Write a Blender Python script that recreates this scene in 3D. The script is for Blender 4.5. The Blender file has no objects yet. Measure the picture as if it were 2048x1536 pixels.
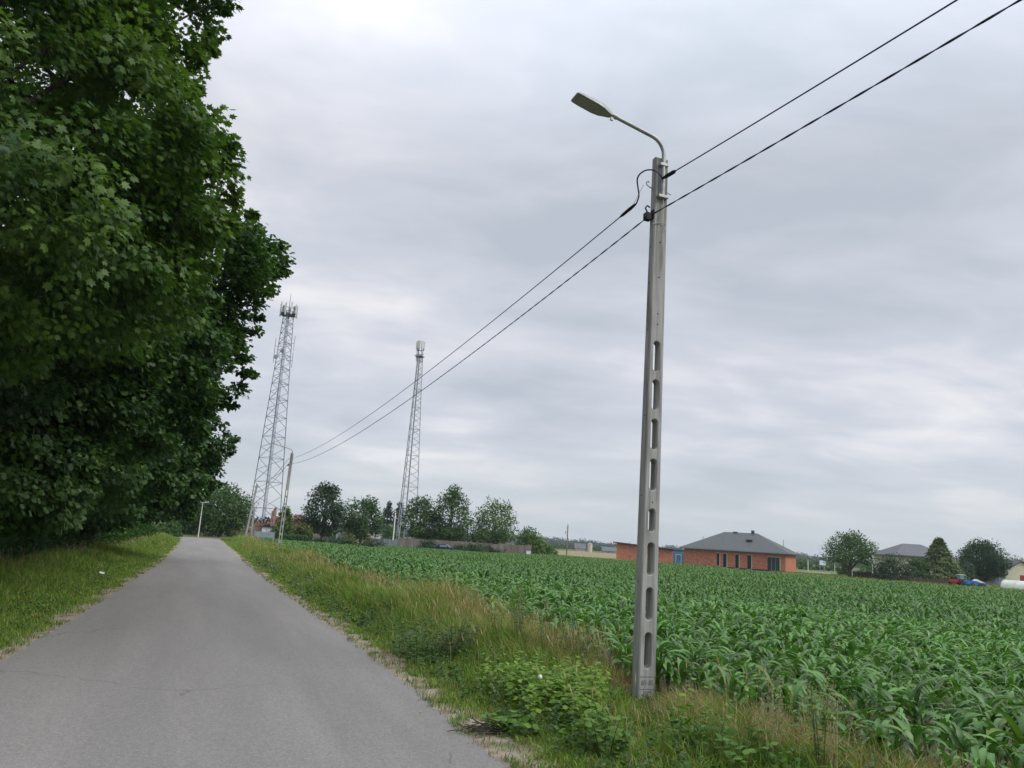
import bpy, bmesh, math, random
import numpy as np
from mathutils import Vector, Matrix

rng = np.random.default_rng(7)
random.seed(7)
SC = bpy.context.scene
COL = SC.collection
R = math.radians

# ------------------------------------------------------------------ camera
F_PX, PITCH, ROLL, EYE = 1580.0, R(11.34), R(3.6), 1.7
cd = bpy.data.cameras.new('camera'); cam = bpy.data.objects.new('camera', cd); COL.objects.link(cam)
cd.sensor_width = 36.0; cd.lens = F_PX / 2048 * 36.0; cd.clip_start = 0.05; cd.clip_end = 8000
CAM_M = Matrix.Rotation(math.pi / 2 + PITCH, 4, 'X') @ Matrix.Rotation(ROLL, 4, 'Z')
cam.matrix_world = Matrix.Translation((0, 0, EYE)) @ CAM_M
SC.camera = cam

# ------------------------------------------------------------------ world: overcast sky
SUN_EL, SUN_AZ = R(40), R(116)          # azimuth from +Y clockwise: behind the camera, to the right
world = bpy.data.worlds.new('World'); SC.world = world; world.use_nodes = True
nt = world.node_tree; nt.nodes.clear()
def N(t, tree=None, **kw):
    n = (tree or nt).nodes.new(t)
    for k, v in kw.items(): setattr(n, k, v)
    return n
def L(a, b, tree=None): (tree or nt).links.new(a, b)
def math_n(op, a, b=None, tree=None, clamp=False):
    n = N('ShaderNodeMath', tree, operation=op); n.use_clamp = clamp
    for i, v in enumerate((a, b)):
        if v is None: continue
        if isinstance(v, (int, float)): n.inputs[i].default_value = v
        else: L(v, n.inputs[i], tree)
    return n.outputs[0]
tc = N('ShaderNodeTexCoord'); sep = N('ShaderNodeSeparateXYZ'); L(tc.outputs['Generated'], sep.inputs[0])
zc = math_n('MAXIMUM', sep.outputs[2], 0.0)
den = math_n('ADD', zc, 0.2)
cx = math_n('DIVIDE', sep.outputs[0], den); cy = math_n('DIVIDE', sep.outputs[1], den)
cmb = N('ShaderNodeCombineXYZ'); L(cx, cmb.inputs[0]); L(cy, cmb.inputs[1])
def cloud_noise(loc, rot, scl, scale, detail, rough, dist):
    mp = N('ShaderNodeMapping'); L(cmb.outputs[0], mp.inputs[0])
    mp.inputs['Location'].default_value = loc; mp.inputs['Rotation'].default_value = (0, 0, rot); mp.inputs['Scale'].default_value = scl
    nz = N('ShaderNodeTexNoise'); L(mp.outputs[0], nz.inputs['Vector'])
    nz.inputs['Scale'].default_value = scale; nz.inputs['Detail'].default_value = detail
    nz.inputs['Roughness'].default_value = rough; nz.inputs['Distortion'].default_value = dist
    return nz.outputs['Fac']
n1 = cloud_noise((3.1, 1.7, 0), R(24), (0.85, 1.45, 1), 0.95, 6, 0.52, 0.35)
n2 = cloud_noise((7.3, 4.2, 2), R(-18), (0.9, 1.3, 1), 2.2, 5, 0.55, 0.4)
mixn = math_n('ADD', math_n('MULTIPLY', n1, 0.62), math_n('MULTIPLY', n2, 0.38))
ramp = N('ShaderNodeValToRGB'); L(mixn, ramp.inputs[0])
cr = ramp.color_ramp
cr.elements[0].position = 0.38; cr.elements[0].color = (0.405, 0.442, 0.500, 1)
cr.elements[1].position = 0.635; cr.elements[1].color = (0.73, 0.72, 0.735, 1)
e = cr.elements.new(0.46); e.color = (0.480, 0.510, 0.572, 1)
e = cr.elements.new(0.515); e.color = (0.528, 0.548, 0.605, 1)
e = cr.elements.new(0.565); e.color = (0.610, 0.616, 0.660, 1)
# an overcast dome is brightest overhead; near the horizon the cloud sheet blurs into an even pale grey
elev = N('ShaderNodeMapRange'); L(zc, elev.inputs['Value'])
elev.inputs['From Min'].default_value = 0.45; elev.inputs['From Max'].default_value = 1.0
elev.inputs['To Min'].default_value = 1.0; elev.inputs['To Max'].default_value = 2.7
low = N('ShaderNodeMapRange'); L(zc, low.inputs['Value'])
low.inputs['From Min'].default_value = 0.0; low.inputs['From Max'].default_value = 0.14
low.inputs['To Min'].default_value = 0.85; low.inputs['To Max'].default_value = 0.0
mixc = N('ShaderNodeMix', data_type='RGBA'); L(low.outputs[0], mixc.inputs['Factor'])
L(ramp.outputs['Color'], mixc.inputs['A']); mixc.inputs['B'].default_value = (0.510, 0.550, 0.572, 1)
bg_c = N('ShaderNodeBackground'); L(mixc.outputs['Result'], bg_c.inputs['Color']); L(elev.outputs[0], bg_c.inputs['Strength'])
sky = N('ShaderNodeTexSky', sky_type='NISHITA'); sky.sun_disc = False
sky.sun_elevation = SUN_EL; sky.sun_rotation = SUN_AZ
bg_s = N('ShaderNodeBackground'); L(sky.outputs[0], bg_s.inputs['Color']); bg_s.inputs['Strength'].default_value = 0.1
mxs = N('ShaderNodeMixShader'); mxs.inputs[0].default_value = 0.94
L(bg_s.outputs[0], mxs.inputs[1]); L(bg_c.outputs[0], mxs.inputs[2])
wo = N('ShaderNodeOutputWorld'); L(mxs.outputs[0], wo.inputs['Surface'])

sd = bpy.data.lights.new('sun', 'SUN'); sd.energy = 1.5; sd.angle = R(22); sd.color = (1.0, 0.96, 0.9)
sun = bpy.data.objects.new('sun', sd); COL.objects.link(sun)
sdir = Vector((math.sin(SUN_AZ) * math.cos(SUN_EL), math.cos(SUN_AZ) * math.cos(SUN_EL), math.sin(SUN_EL)))
sun.rotation_euler = sdir.to_track_quat('Z', 'Y').to_euler()

vs = SC.view_settings
vs.view_transform = 'Standard'; vs.look = 'None'; vs.exposure = 0.36; vs.gamma = 1.0; vs.use_curve_mapping = False
SC.cycles.max_bounces = 6; SC.cycles.diffuse_bounces = 3; SC.cycles.glossy_bounces = 2
SC.cycles.transmission_bounces = 4; SC.cycles.volume_bounces = 0; SC.cycles.transparent_max_bounces = 8

# ------------------------------------------------------------------ layout helpers
CM = np.array(CAM_M.to_3x3())
DU = np.array([-0.352, 0.936, 0.0]); DS = np.array([0.936, 0.352, 0.0])   # along the road, across it to the right
RZ_ROAD = math.atan2(0.352, 0.936)
def su(s, u, z=0.0): return DS * s + DU * u + np.array([0, 0, z])
def to_su(p): p = np.asarray(p); return p[..., :2] @ DS[:2], p[..., :2] @ DU[:2]
def sm(x, a, b):
    t = np.clip((np.asarray(x, float) - a) / (b - a), 0, 1); return t * t * (3 - 2 * t)
def gz(x, y):
    """height of the ground: level road, the field a little lower"""
    s = np.asarray(x) * DS[0] + np.asarray(y) * DS[1]
    return -0.45 * sm(s, 5.3, 24) + 0.0
def ray(px, py): return CM @ np.array([px - 1024.0, 768.0 - py, -F_PX])
def at(px, py, Y):
    d = ray(px, py); return np.array([0, 0, EYE]) + d * (Y / d[1])
def hor_y(px): return 1085.5 + (px - 1024) * math.tan(ROLL)
def base(px, Y):
    p = at(px, hor_y(px), Y); return np.array([p[0], p[1], float(gz(p[0], p[1]))])
def at_u(px, py, u):
    d = ray(px, py); return np.array([0, 0, EYE]) + d * (u / (d @ DU))

# ------------------------------------------------------------------ object helpers
def tag(o, label=None, cat=None, group=None, kind=None):
    if label: o['label'] = label
    if cat: o['category'] = cat
    if group: o['group'] = group
    if kind: o['kind'] = kind
    return o
def empty(name, loc=(0, 0, 0), rz=0.0, label=None, cat=None, group=None):
    o = bpy.data.objects.new(name, None); COL.objects.link(o); o.empty_display_size = 0.2
    o.location = Vector([float(c) for c in loc]); o.rotation_euler = (0, 0, rz)
    return tag(o, label, cat, group)
def link_mesh(name, me, parent=None, mats=()):
    for m in (mats if isinstance(mats, (list, tuple)) else [mats]): me.materials.append(m)
    o = bpy.data.objects.new(name, me); COL.objects.link(o)
    if parent is not None: o.parent = parent
    return o
def copy_tree(o, parent=None):
    c = o.copy(); COL.objects.link(c)
    if parent is not None: c.parent = parent
    for ch in list(o.children): copy_tree(ch, c)
    return c
def np_mesh(name, V, Fs, col=None, smooth=False, mi=None):
    """V (n,3); Fs list of int arrays (m,k)"""
    me = bpy.data.meshes.new(name)
    V = np.ascontiguousarray(V, np.float32)
    me.vertices.add(len(V)); me.vertices.foreach_set('co', V.ravel())
    loops = np.concatenate([f.ravel() for f in Fs]).astype(np.int32)
    tot = np.concatenate([np.full(len(f), f.shape[1], np.int32) for f in Fs])
    st = np.concatenate([[0], np.cumsum(tot)[:-1]]).astype(np.int32)
    me.loops.add(len(loops)); me.loops.foreach_set('vertex_index', loops)
    me.polygons.add(len(tot)); me.polygons.foreach_set('loop_start', st); me.polygons.foreach_set('loop_total', tot)
    if smooth: me.polygons.foreach_set('use_smooth', np.ones(len(tot), bool))
    if mi is not None: me.polygons.foreach_set('material_index', np.asarray(mi, np.int32))
    if col is not None:
        a = me.color_attributes.new('Col', 'FLOAT_COLOR', 'POINT')
        c4 = np.ones((len(V), 4), np.float32); c4[:, :3] = col
        a.data.foreach_set('color', c4.ravel())
    me.update(calc_edges=True); me.validate()
    return me

class MB:
    """collects solids; build() links them as one mesh"""
    def __init__(s): s.v = []; s.f = []; s.m = []
    def add(s, vs, fs, m=0):
        b = len(s.v); s.v += [tuple(float(c) for c in p) for p in vs]
        for f in fs: s.f.append(tuple(b + i for i in f)); s.m.append(m)
    def box(s, x0, x1, y0, y1, z0, z1, m=0):
        p = [(x, y, z) for z in (z0, z1) for y in (y0, y1) for x in (x0, x1)]
        s.add(p, [(0, 2, 3, 1), (4, 5, 7, 6), (0, 1, 5, 4), (2, 6, 7, 3), (0, 4, 6, 2), (1, 3, 7, 5)], m); return s
    def bar(s, a, b, w, h=None, m=0, up=(0, 0, 1)):
        a = Vector([float(c) for c in a]); b = Vector([float(c) for c in b]); h = h or w
        d = (b - a).normalized(); u = Vector(up)
        if abs(d.dot(u)) > 0.98: u = Vector((1, 0, 0))
        x = d.cross(u).normalized() * (w / 2); y = d.cross(x).normalized() * (h / 2)
        p = [q + i * x + j * y for q in (a, b) for i, j in ((-1, -1), (1, -1), (1, 1), (-1, 1))]
        s.add(p, [(0, 1, 2, 3), (7, 6, 5, 4), (0, 4, 5, 1), (1, 5, 6, 2), (2, 6, 7, 3), (3, 7, 4, 0)], m); return s
    def tube(s, path, rad, n=8, m=0, cap=True):
        P = [Vector([float(c) for c in p]) for p in path]
        rad = [rad] * len(P) if isinstance(rad, (int, float)) else list(rad)
        vs = []; prev = None
        for i, p in enumerate(P):
            t = (P[min(i + 1, len(P) - 1)] - P[max(i - 1, 0)])
            t = t.normalized() if t.length > 1e-9 else Vector((0, 0, 1))
            if prev is None:
                prev = t.orthogonal().normalized()
            x = (prev - t * prev.dot(t)).normalized(); prev = x; y = t.cross(x)
            vs += [p + (x * math.cos(2 * math.pi * k / n) + y * math.sin(2 * math.pi * k / n)) * rad[i] for k in range(n)]
        fs = [(i * n + k, i * n + (k + 1) % n, (i + 1) * n + (k + 1) % n, (i + 1) * n + k) for i in range(len(P) - 1) for k in range(n)]
        if cap: fs += [tuple(range(n))[::-1], tuple((len(P) - 1) * n + k for k in range(n))]
        s.add(vs, fs, m); return s
    def prism(s, poly, axis_a, axis_b, m=0):
        """poly: list of points at a; same list shifted at b"""
        n = len(poly); A = [Vector(p) + Vector(axis_a) for p in poly]; B = [Vector(p) + Vector(axis_b) for p in poly]
        s.add(A + B, [tuple(range(n))[::-1], tuple(range(n, 2 * n))] + [(i, (i + 1) % n, n + (i + 1) % n, n + i) for i in range(n)], m); return s
    def mesh(s, name, smooth=False, bevel=0.0):
        me = bpy.data.meshes.new(name); me.from_pydata(s.v, [], s.f)
        me.polygons.foreach_set('material_index', np.array(s.m, np.int32))
        bm = bmesh.new(); bm.from_mesh(me)
        bmesh.ops.recalc_face_normals(bm, faces=bm.faces)
        if bevel: bmesh.ops.bevel(bm, geom=bm.edges[:], offset=bevel, segments=2, affect='EDGES', clamp_overlap=True)
        bm.to_mesh(me); bm.free()
        if smooth:
            me.polygons.foreach_set('use_smooth', np.ones(len(me.polygons), bool))
            try: me.set_sharp_from_angle(angle=R(40))
            except Exception: pass
        me.update(); return me
    def build(s, name, mats, parent=None, smooth=False, bevel=0.0):
        return link_mesh(name, s.mesh(name, smooth, bevel), parent, mats)

# ------------------------------------------------------------------ materials
def new_mat(name):
    m = bpy.data.materials.new(name); m.use_nodes = True
    t = m.node_tree; b = t.nodes['Principled BSDF']; return m, t, b
def noisy(name, c1, c2, scale=4.0, rough=0.8, detail=6, bump=0.0, spec=0.3, metal=0.0, lo=0.35, hi=0.65, c3=None, s3=0.6, stretch=(1, 1, 1), coord='Object', bscale=None):
    m, t, b = new_mat(name)
    tcn = N('ShaderNodeTexCoord', t); mp = N('ShaderNodeMapping', t); L(tcn.outputs[coord], mp.inputs[0], t); mp.inputs['Scale'].default_value = stretch
    nz = N('ShaderNodeTexNoise', t); L(mp.outputs[0], nz.inputs['Vector'], t)
    nz.inputs['Scale'].default_value = scale; nz.inputs['Detail'].default_value = detail; nz.inputs['Roughness'].default_value = 0.62
    rp = N('ShaderNodeValToRGB', t); L(nz.outputs['Fac'], rp.inputs[0], t)
    rp.color_ramp.elements[0].position = lo; rp.color_ramp.elements[0].color = (*c1, 1)
    rp.color_ramp.elements[1].position = hi; rp.color_ramp.elements[1].color = (*c2, 1)
    out = rp.outputs[0]
    if c3 is not None:
        n3 = N('ShaderNodeTexNoise', t); L(mp.outputs[0], n3.inputs['Vector'], t); n3.inputs['Scale'].default_value = scale * s3; n3.inputs['Detail'].default_value = 3
        r3 = N('ShaderNodeMapRange', t); L(n3.outputs['Fac'], r3.inputs[0], t); r3.inputs[1].default_value = 0.52; r3.inputs[2].default_value = 0.68
        mx = N('ShaderNodeMix', t, data_type='RGBA'); L(r3.outputs[0], mx.inputs['Factor'], t); L(out, mx.inputs['A'], t); mx.inputs['B'].default_value = (*c3, 1)
        out = mx.outputs['Result']
    L(out, b.inputs['Base Color'], t)
    b.inputs['Roughness'].default_value = rough; b.inputs['Specular IOR Level'].default_value = spec; b.inputs['Metallic'].default_value = metal
    if bump:
        bn = N('ShaderNodeTexNoise', t); L(mp.outputs[0], bn.inputs['Vector'], t); bn.inputs['Scale'].default_value = bscale or scale * 4; bn.inputs['Detail'].default_value = 5
        bp = N('ShaderNodeBump', t); bp.inputs['Strength'].default_value = bump; bp.inputs['Distance'].default_value = 0.02
        L(bn.outputs['Fac'], bp.inputs['Height'], t); L(bp.outputs[0], b.inputs['Normal'], t)
    return m
def plain(name, c, rough=0.6, spec=0.4, metal=0.0):
    return noisy(name, tuple(x * 0.88 for x in c), tuple(min(1, x * 1.1) for x in c), 3.0, rough, 4, 0.0, spec, metal)
def leaf_mat(name, rough=0.5, spec=0.35, trans=0.3, tint=(1.15, 1.25, 0.55)):
    """colour comes from the plant's own leaf colours; leaves let some light through"""
    m, t, b = new_mat(name)
    a = N('ShaderNodeAttribute', t); a.attribute_name = 'Col'
    L(a.outputs['Color'], b.inputs['Base Color'], t)
    b.inputs['Roughness'].default_value = rough; b.inputs['Specular IOR Level'].default_value = spec
    tr = N('ShaderNodeBsdfTranslucent', t)
    mu = N('ShaderNodeMix', t, data_type='RGBA', blend_type='MULTIPLY'); mu.inputs['Factor'].default_value = 1.0
    L(a.outputs['Color'], mu.inputs['A'], t); mu.inputs['B'].default_value = (*tint, 1)
    L(mu.outputs['Result'], tr.inputs['Color'], t)
    ms = N('ShaderNodeMixShader', t); ms.inputs[0].default_value = trans
    L(b.outputs[0], ms.inputs[1], t); L(tr.outputs[0], ms.inputs[2], t)
    L(ms.outputs[0], t.nodes['Material Output'].inputs['Surface'], t)
    return m
M = {}
M['leaf'] = leaf_mat('maple_leaves', 0.48, 0.35, 0.36)
M['leaf_far'] = leaf_mat('distant_leaves', 0.6, 0.2, 0.25)
M['corn'] = leaf_mat('maize_leaves', 0.42, 0.5, 0.25, (1.0, 1.25, 0.5))
M['grass'] = leaf_mat('grass_blades', 0.55, 0.25, 0.3)
M['bark'] = noisy('bark', (0.035, 0.028, 0.022), (0.10, 0.085, 0.07), 9, 0.9, bump=0.6, stretch=(1, 1, 0.25))
M['concrete'] = noisy('pole_concrete', (0.25, 0.253, 0.24), (0.37, 0.37, 0.352), 5.0, 0.9, bump=0.25, c3=(0.17, 0.17, 0.155), s3=0.6, stretch=(4.0, 4.0, 0.3), lo=0.36, hi=0.64, bscale=60)
M['concrete_dark'] = noisy('lettering_concrete', (0.085, 0.085, 0.08), (0.13, 0.13, 0.12), 12, 0.95)
M['hole'] = plain('bolt_hole_shadow', (0.03, 0.03, 0.03), 0.95, 0.1)
M['galv'] = noisy('galvanised_steel', (0.26, 0.275, 0.275), (0.38, 0.395, 0.395), 14, 0.5, metal=0.45, spec=0.4)
M['lampgrey'] = noisy('lamp_housing', (0.27, 0.29, 0.28), (0.34, 0.36, 0.35), 8, 0.4, spec=0.5, metal=0.25)
M['lens'] = noisy('lamp_glass', (0.28, 0.28, 0.275), (0.36, 0.36, 0.35), 10, 0.18, spec=0.6)
M['blackplastic'] = plain('black_plastic', (0.012, 0.012, 0.02), 0.6, 0.2)
M['cable'] = noisy('cable_sheath', (0.022, 0.022, 0.055), (0.036, 0.036, 0.08), 20, 0.5)
M['steel'] = noisy('tower_steel', (0.15, 0.18, 0.225), (0.22, 0.25, 0.30), 0.6, 0.55, metal=0.2, spec=0.4)
M['steel_light'] = noisy('tower_steel_pale', (0.26, 0.285, 0.31), (0.36, 0.39, 0.42), 0.6, 0.55, metal=0.2)
M['antenna'] = noisy('antenna_panel', (0.52, 0.54, 0.52), (0.62, 0.64, 0.62), 2, 0.5)
M['antenna_dark'] = plain('radio_unit', (0.22, 0.24, 0.28), 0.5)
M['white'] = plain('white_paint', (0.72, 0.73, 0.72), 0.5)
M['roof_dark'] = noisy('roof_sheet', (0.058, 0.068, 0.068), (0.088, 0.10, 0.10), 3.0, 0.55, stretch=(1, 1, 1))
M['roof_black'] = plain('flat_roof_felt', (0.035, 0.035, 0.04), 0.8)
M['roof_violet'] = noisy('slate_roof', (0.085, 0.09, 0.10), (0.125, 0.13, 0.142), 2.0, 0.6)
M['glass_dark'] = plain('dark_window', (0.015, 0.022, 0.022), 0.12, 0.6)
M['glass_green'] = plain('door_glass', (0.03, 0.06, 0.05), 0.1, 0.6)
M['plaster'] = noisy('plaster', (0.42, 0.40, 0.33), (0.52, 0.49, 0.41), 1.5, 0.9)
M['plaster_cream'] = noisy('cream_plaster', (0.56, 0.52, 0.40), (0.64, 0.60, 0.47), 1.5, 0.9)
M['blue'] = noisy('blue_sheet', (0.05, 0.14, 0.22), (0.10, 0.22, 0.32), 1.2, 0.5)
M['blue_bright'] = plain('blue_paint', (0.02, 0.16, 0.42), 0.4)
M['red'] = plain('red_paint', (0.30, 0.03, 0.03), 0.4)
M['orange'] = plain('orange_paint', (0.65, 0.28, 0.12), 0.5)
M['rubber'] = plain('tyre_rubber', (0.02, 0.02, 0.02), 0.8)
M['carblue'] = plain('dark_blue_car_paint', (0.02, 0.035, 0.07), 0.25, 0.6)
M['carglass'] = plain('pale_windscreen', (0.20, 0.32, 0.38), 0.15, 0.6)
M['fence_grey'] = noisy('concrete_panel_fence', (0.13, 0.115, 0.10), (0.22, 0.195, 0.17), 0.9, 0.9, c3=(0.14, 0.095, 0.075), s3=0.5)
M['wall_old'] = noisy('old_garden_wall', (0.10, 0.09, 0.08), (0.19, 0.175, 0.16), 0.8, 0.95)
M['sheet_grey'] = noisy('grey_metal_sheet', (0.27, 0.31, 0.35), (0.35, 0.39, 0.43), 0.8, 0.5)
M['wood_brown'] = noisy('brown_boards', (0.07, 0.05, 0.042), (0.13, 0.095, 0.08), 2.0, 0.85)
M['wall_pink'] = noisy('pinkish_wall', (0.34, 0.28, 0.26), (0.42, 0.36, 0.33), 1.5, 0.9)
M['tunnel'] = noisy('greenhouse_film', (0.50, 0.56, 0.47), (0.60, 0.66, 0.56), 0.8, 0.4)
M['rubble'] = noisy('brick_rubble', (0.24, 0.12, 0.09), (0.42, 0.30, 0.25), 2.5, 0.95)
M['twig'] = plain('dead_twig', (0.05, 0.04, 0.032), 0.9)
M['straw'] = plain('straw', (0.42, 0.34, 0.19), 0.85)
M['signblue'] = noisy('sign_print', (0.42, 0.58, 0.72), (0.66, 0.72, 0.74), 0.6, 0.5)
M['fluff'] = plain('dandelion_fluff', (0.6, 0.6, 0.56), 0.9)

def brick_mat():
    m, t, b = new_mat('hollow_brick')
    tcn = N('ShaderNodeTexCoord', t); sp = N('ShaderNodeSeparateXYZ', t); L(tcn.outputs['Object'], sp.inputs[0], t)
    cb = N('ShaderNodeCombineXYZ', t); L(math_n('ADD', sp.outputs[0], sp.outputs[1], t), cb.inputs[0], t); L(sp.outputs[2], cb.inputs[1], t)
    br = N('ShaderNodeTexBrick', t); L(cb.outputs[0], br.inputs['Vector'], t)
    br.inputs['Color1'].default_value = (0.52, 0.205, 0.115, 1); br.inputs['Color2'].default_value = (0.35, 0.13, 0.082, 1); br.inputs['Mortar'].default_value = (0.46, 0.28, 0.21, 1)
    br.inputs['Scale'].default_value = 1.0; br.inputs['Brick Width'].default_value = 0.37; br.inputs['Row Height'].default_value = 0.24; br.inputs['Mortar Size'].default_value = 0.012
    nz = N('ShaderNodeTexNoise', t); L(tcn.outputs['Object'], nz.inputs['Vector'], t); nz.inputs['Scale'].default_value = 0.55; nz.inputs['Detail'].default_value = 8; nz.inputs['Roughness'].default_value = 0.7
    r = N('ShaderNodeMapRange', t); L(nz.outputs['Fac'], r.inputs[0], t); r.inputs[1].default_value = 0.6; r.inputs[2].default_value = 0.72; r.inputs[4].default_value = 0.6
    mx = N('ShaderNodeMix', t, data_type='RGBA'); L(r.outputs[0], mx.inputs['Factor'], t); L(br.outputs['Color'], mx.inputs['A'], t); mx.inputs['B'].default_value = (0.56, 0.40, 0.33, 1)
    L(mx.outputs['Result'], b.inputs['Base Color'], t); b.inputs['Roughness'].default_value = 0.9; b.inputs['Specular IOR Level'].default_value = 0.2
    return m
M['brick'] = brick_mat()

def asphalt_mat():
    m, t, b = new_mat('worn_asphalt')
    tcn = N('ShaderNodeTexCoord', t)
    def nz(scale, detail=4, rough=0.6, sc=(1, 1, 1), rot=0.0):
        m0 = N('ShaderNodeMapping', t); L(tcn.outputs['Object'], m0.inputs[0], t); m0.inputs['Rotation'].default_value = (0, 0, rot)
        mp = N('ShaderNodeMapping', t); L(m0.outputs[0], mp.inputs[0], t); mp.inputs['Scale'].default_value = sc
        n = N('ShaderNodeTexNoise', t); L(mp.outputs[0], n.inputs['Vector'], t); n.inputs['Scale'].default_value = scale; n.inputs['Detail'].default_value = detail; n.inputs['Roughness'].default_value = rough
        return n.outputs['Fac']
    big = N('ShaderNodeValToRGB', t); L(nz(0.6, 5, 0.6, (1.7, 0.16, 1), -RZ_ROAD), big.inputs[0], t)
    big.color_ramp.elements[0].position = 0.3; big.color_ramp.elements[0].color = (0.182, 0.174, 0.166, 1)
    big.color_ramp.elements[1].position = 0.7; big.color_ramp.elements[1].color = (0.238, 0.227, 0.213, 1)
    fine = N('ShaderNodeMapRange', t); L(nz(95, 3, 0.7), fine.inputs[0], t); fine.inputs[1].default_value = 0.25; fine.inputs[2].default_value = 0.75; fine.inputs[3].default_value = 0.62; fine.inputs[4].default_value = 1.38
    mu = N('ShaderNodeMix', t, data_type='RGBA', blend_type='MULTIPLY'); mu.inputs['Factor'].default_value = 1.0
    L(big.outputs[0], mu.inputs['A'], t); L(fine.outputs[0], mu.inputs['B'], t)
    vo = N('ShaderNodeTexVoronoi', t); L(tcn.outputs['Object'], vo.inputs['Vector'], t); vo.inputs['Scale'].default_value = 48.0
    gr = N('ShaderNodeMapRange', t); L(vo.outputs['Color'], gr.inputs[0], t); gr.inputs[3].default_value = 0.84; gr.inputs[4].default_value = 1.16
    mg = N('ShaderNodeMix', t, data_type='RGBA', blend_type='MULTIPLY'); mg.inputs['Factor'].default_value = 1.0; L(mu.outputs['Result'], mg.inputs['A'], t); L(gr.outputs[0], mg.inputs['B'], t); mu = mg
    vc = N('ShaderNodeTexVoronoi', t, feature='DISTANCE_TO_EDGE'); vc.inputs['Scale'].default_value = 0.42; vc.inputs['Randomness'].default_value = 1.0
    wp = N('ShaderNodeTexNoise', t); L(tcn.outputs['Object'], wp.inputs['Vector'], t); wp.inputs['Scale'].default_value = 1.6; wp.inputs['Detail'].default_value = 6
    wa = N('ShaderNodeMix', t, data_type='RGBA'); wa.inputs['Factor'].default_value = 0.35; L(tcn.outputs['Object'], wa.inputs['A'], t); L(wp.outputs['Color'], wa.inputs['B'], t); L(wa.outputs['Result'], vc.inputs['Vector'], t)
    ck = N('ShaderNodeMapRange', t); L(vc.outputs['Distance'], ck.inputs[0], t); ck.inputs[1].default_value = 0.0; ck.inputs[2].default_value = 0.006; ck.inputs[3].default_value = 1.0; ck.inputs[4].default_value = 0.0
    ckn = math_n('MULTIPLY', ck.outputs[0], math_n('GREATER_THAN', nz(0.7, 2, 0.5), 0.54, t), t)
    mk = N('ShaderNodeMix', t, data_type='RGBA'); L(math_n('MULTIPLY', ckn, 0.55, t), mk.inputs['Factor'], t); L(mu.outputs['Result'], mk.inputs['A'], t); mk.inputs['B'].default_value = (0.085, 0.08, 0.075, 1); mu = mk
    st = N('ShaderNodeMapRange', t); L(nz(3.2, 6, 0.75), st.inputs[0], t); st.inputs[1].default_value = 0.62; st.inputs[2].default_value = 0.75; st.inputs[4].default_value = 0.35
    mx = N('ShaderNodeMix', t, data_type='RGBA'); L(st.outputs[0], mx.inputs['Factor'], t); L(mu.outputs['Result'], mx.inputs['A'], t); mx.inputs['B'].default_value = (0.26, 0.235, 0.205, 1)
    L(mx.outputs['Result'], b.inputs['Base Color'], t); b.inputs['Roughness'].default_value = 0.85; b.inputs['Specular IOR Level'].default_value = 0.25
    bp = N('ShaderNodeBump', t); bp.inputs['Strength'].default_value = 0.4; bp.inputs['Distance'].default_value = 0.006
    L(nz(120, 3, 0.7), bp.inputs['Height'], t); L(bp.outputs[0], b.inputs['Normal'], t)
    return m
M['asphalt'] = asphalt_mat()
M['sand'] = noisy('sandy_shoulder', (0.20, 0.165, 0.125), (0.36, 0.305, 0.235), 6, 0.95, bump=0.5, c3=(0.12, 0.12, 0.06), s3=0.5)
M['soil'] = noisy('field_soil', (0.075, 0.058, 0.042), (0.15, 0.115, 0.085), 7, 0.95, bump=0.5)
M['ground'] = noisy('rough_meadow', (0.05, 0.075, 0.022), (0.115, 0.115, 0.05), 1.3, 0.95, bump=0.3, c3=(0.045, 0.07, 0.02), s3=0.08)
M['wheat'] = noisy('ripe_grain_strip', (0.19, 0.155, 0.08), (0.27, 0.225, 0.12), 0.7, 0.95)
M['track'] = noisy('sandy_track', (0.34, 0.29, 0.21), (0.44, 0.38, 0.28), 1.0, 0.95)
M['meadow'] = noisy('cut_meadow', (0.075, 0.115, 0.035), (0.12, 0.16, 0.055), 0.6, 0.95, c3=(0.15, 0.15, 0.07), s3=0.4)

# ------------------------------------------------------------------ ground, road, field
def terrain():
    r = np.concatenate([np.linspace(0.0, 60, 61), np.geomspace(62, 3500, 60)])
    a = np.linspace(0, 2 * math.pi, 181)[:-1]
    V = [[0, 0, 0]]
    RR, AA = np.meshgrid(r[1:], a, indexing='ij')
    X = RR * np.sin(AA); Y = RR * np.cos(AA)
    V = np.concatenate([[[0, 0, 0]], np.stack([X, Y, gz(X, Y)], -1).reshape(-1, 3)])
    n = len(a); k = np.arange(n); k2 = (k + 1) % n
    tri = np.stack([np.zeros(n, int), 1 + k2, 1 + k], -1)
    q = [np.stack([1 + i * n + k, 1 + i * n + k2, 1 + (i + 1) * n + k2, 1 + (i + 1) * n + k], -1) for i in range(len(r) - 2)]
    o = link_mesh('ground', np_mesh('ground', V, [tri, np.concatenate(q)]), None, M['ground']); o['kind'] = 'structure'
terrain()

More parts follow.
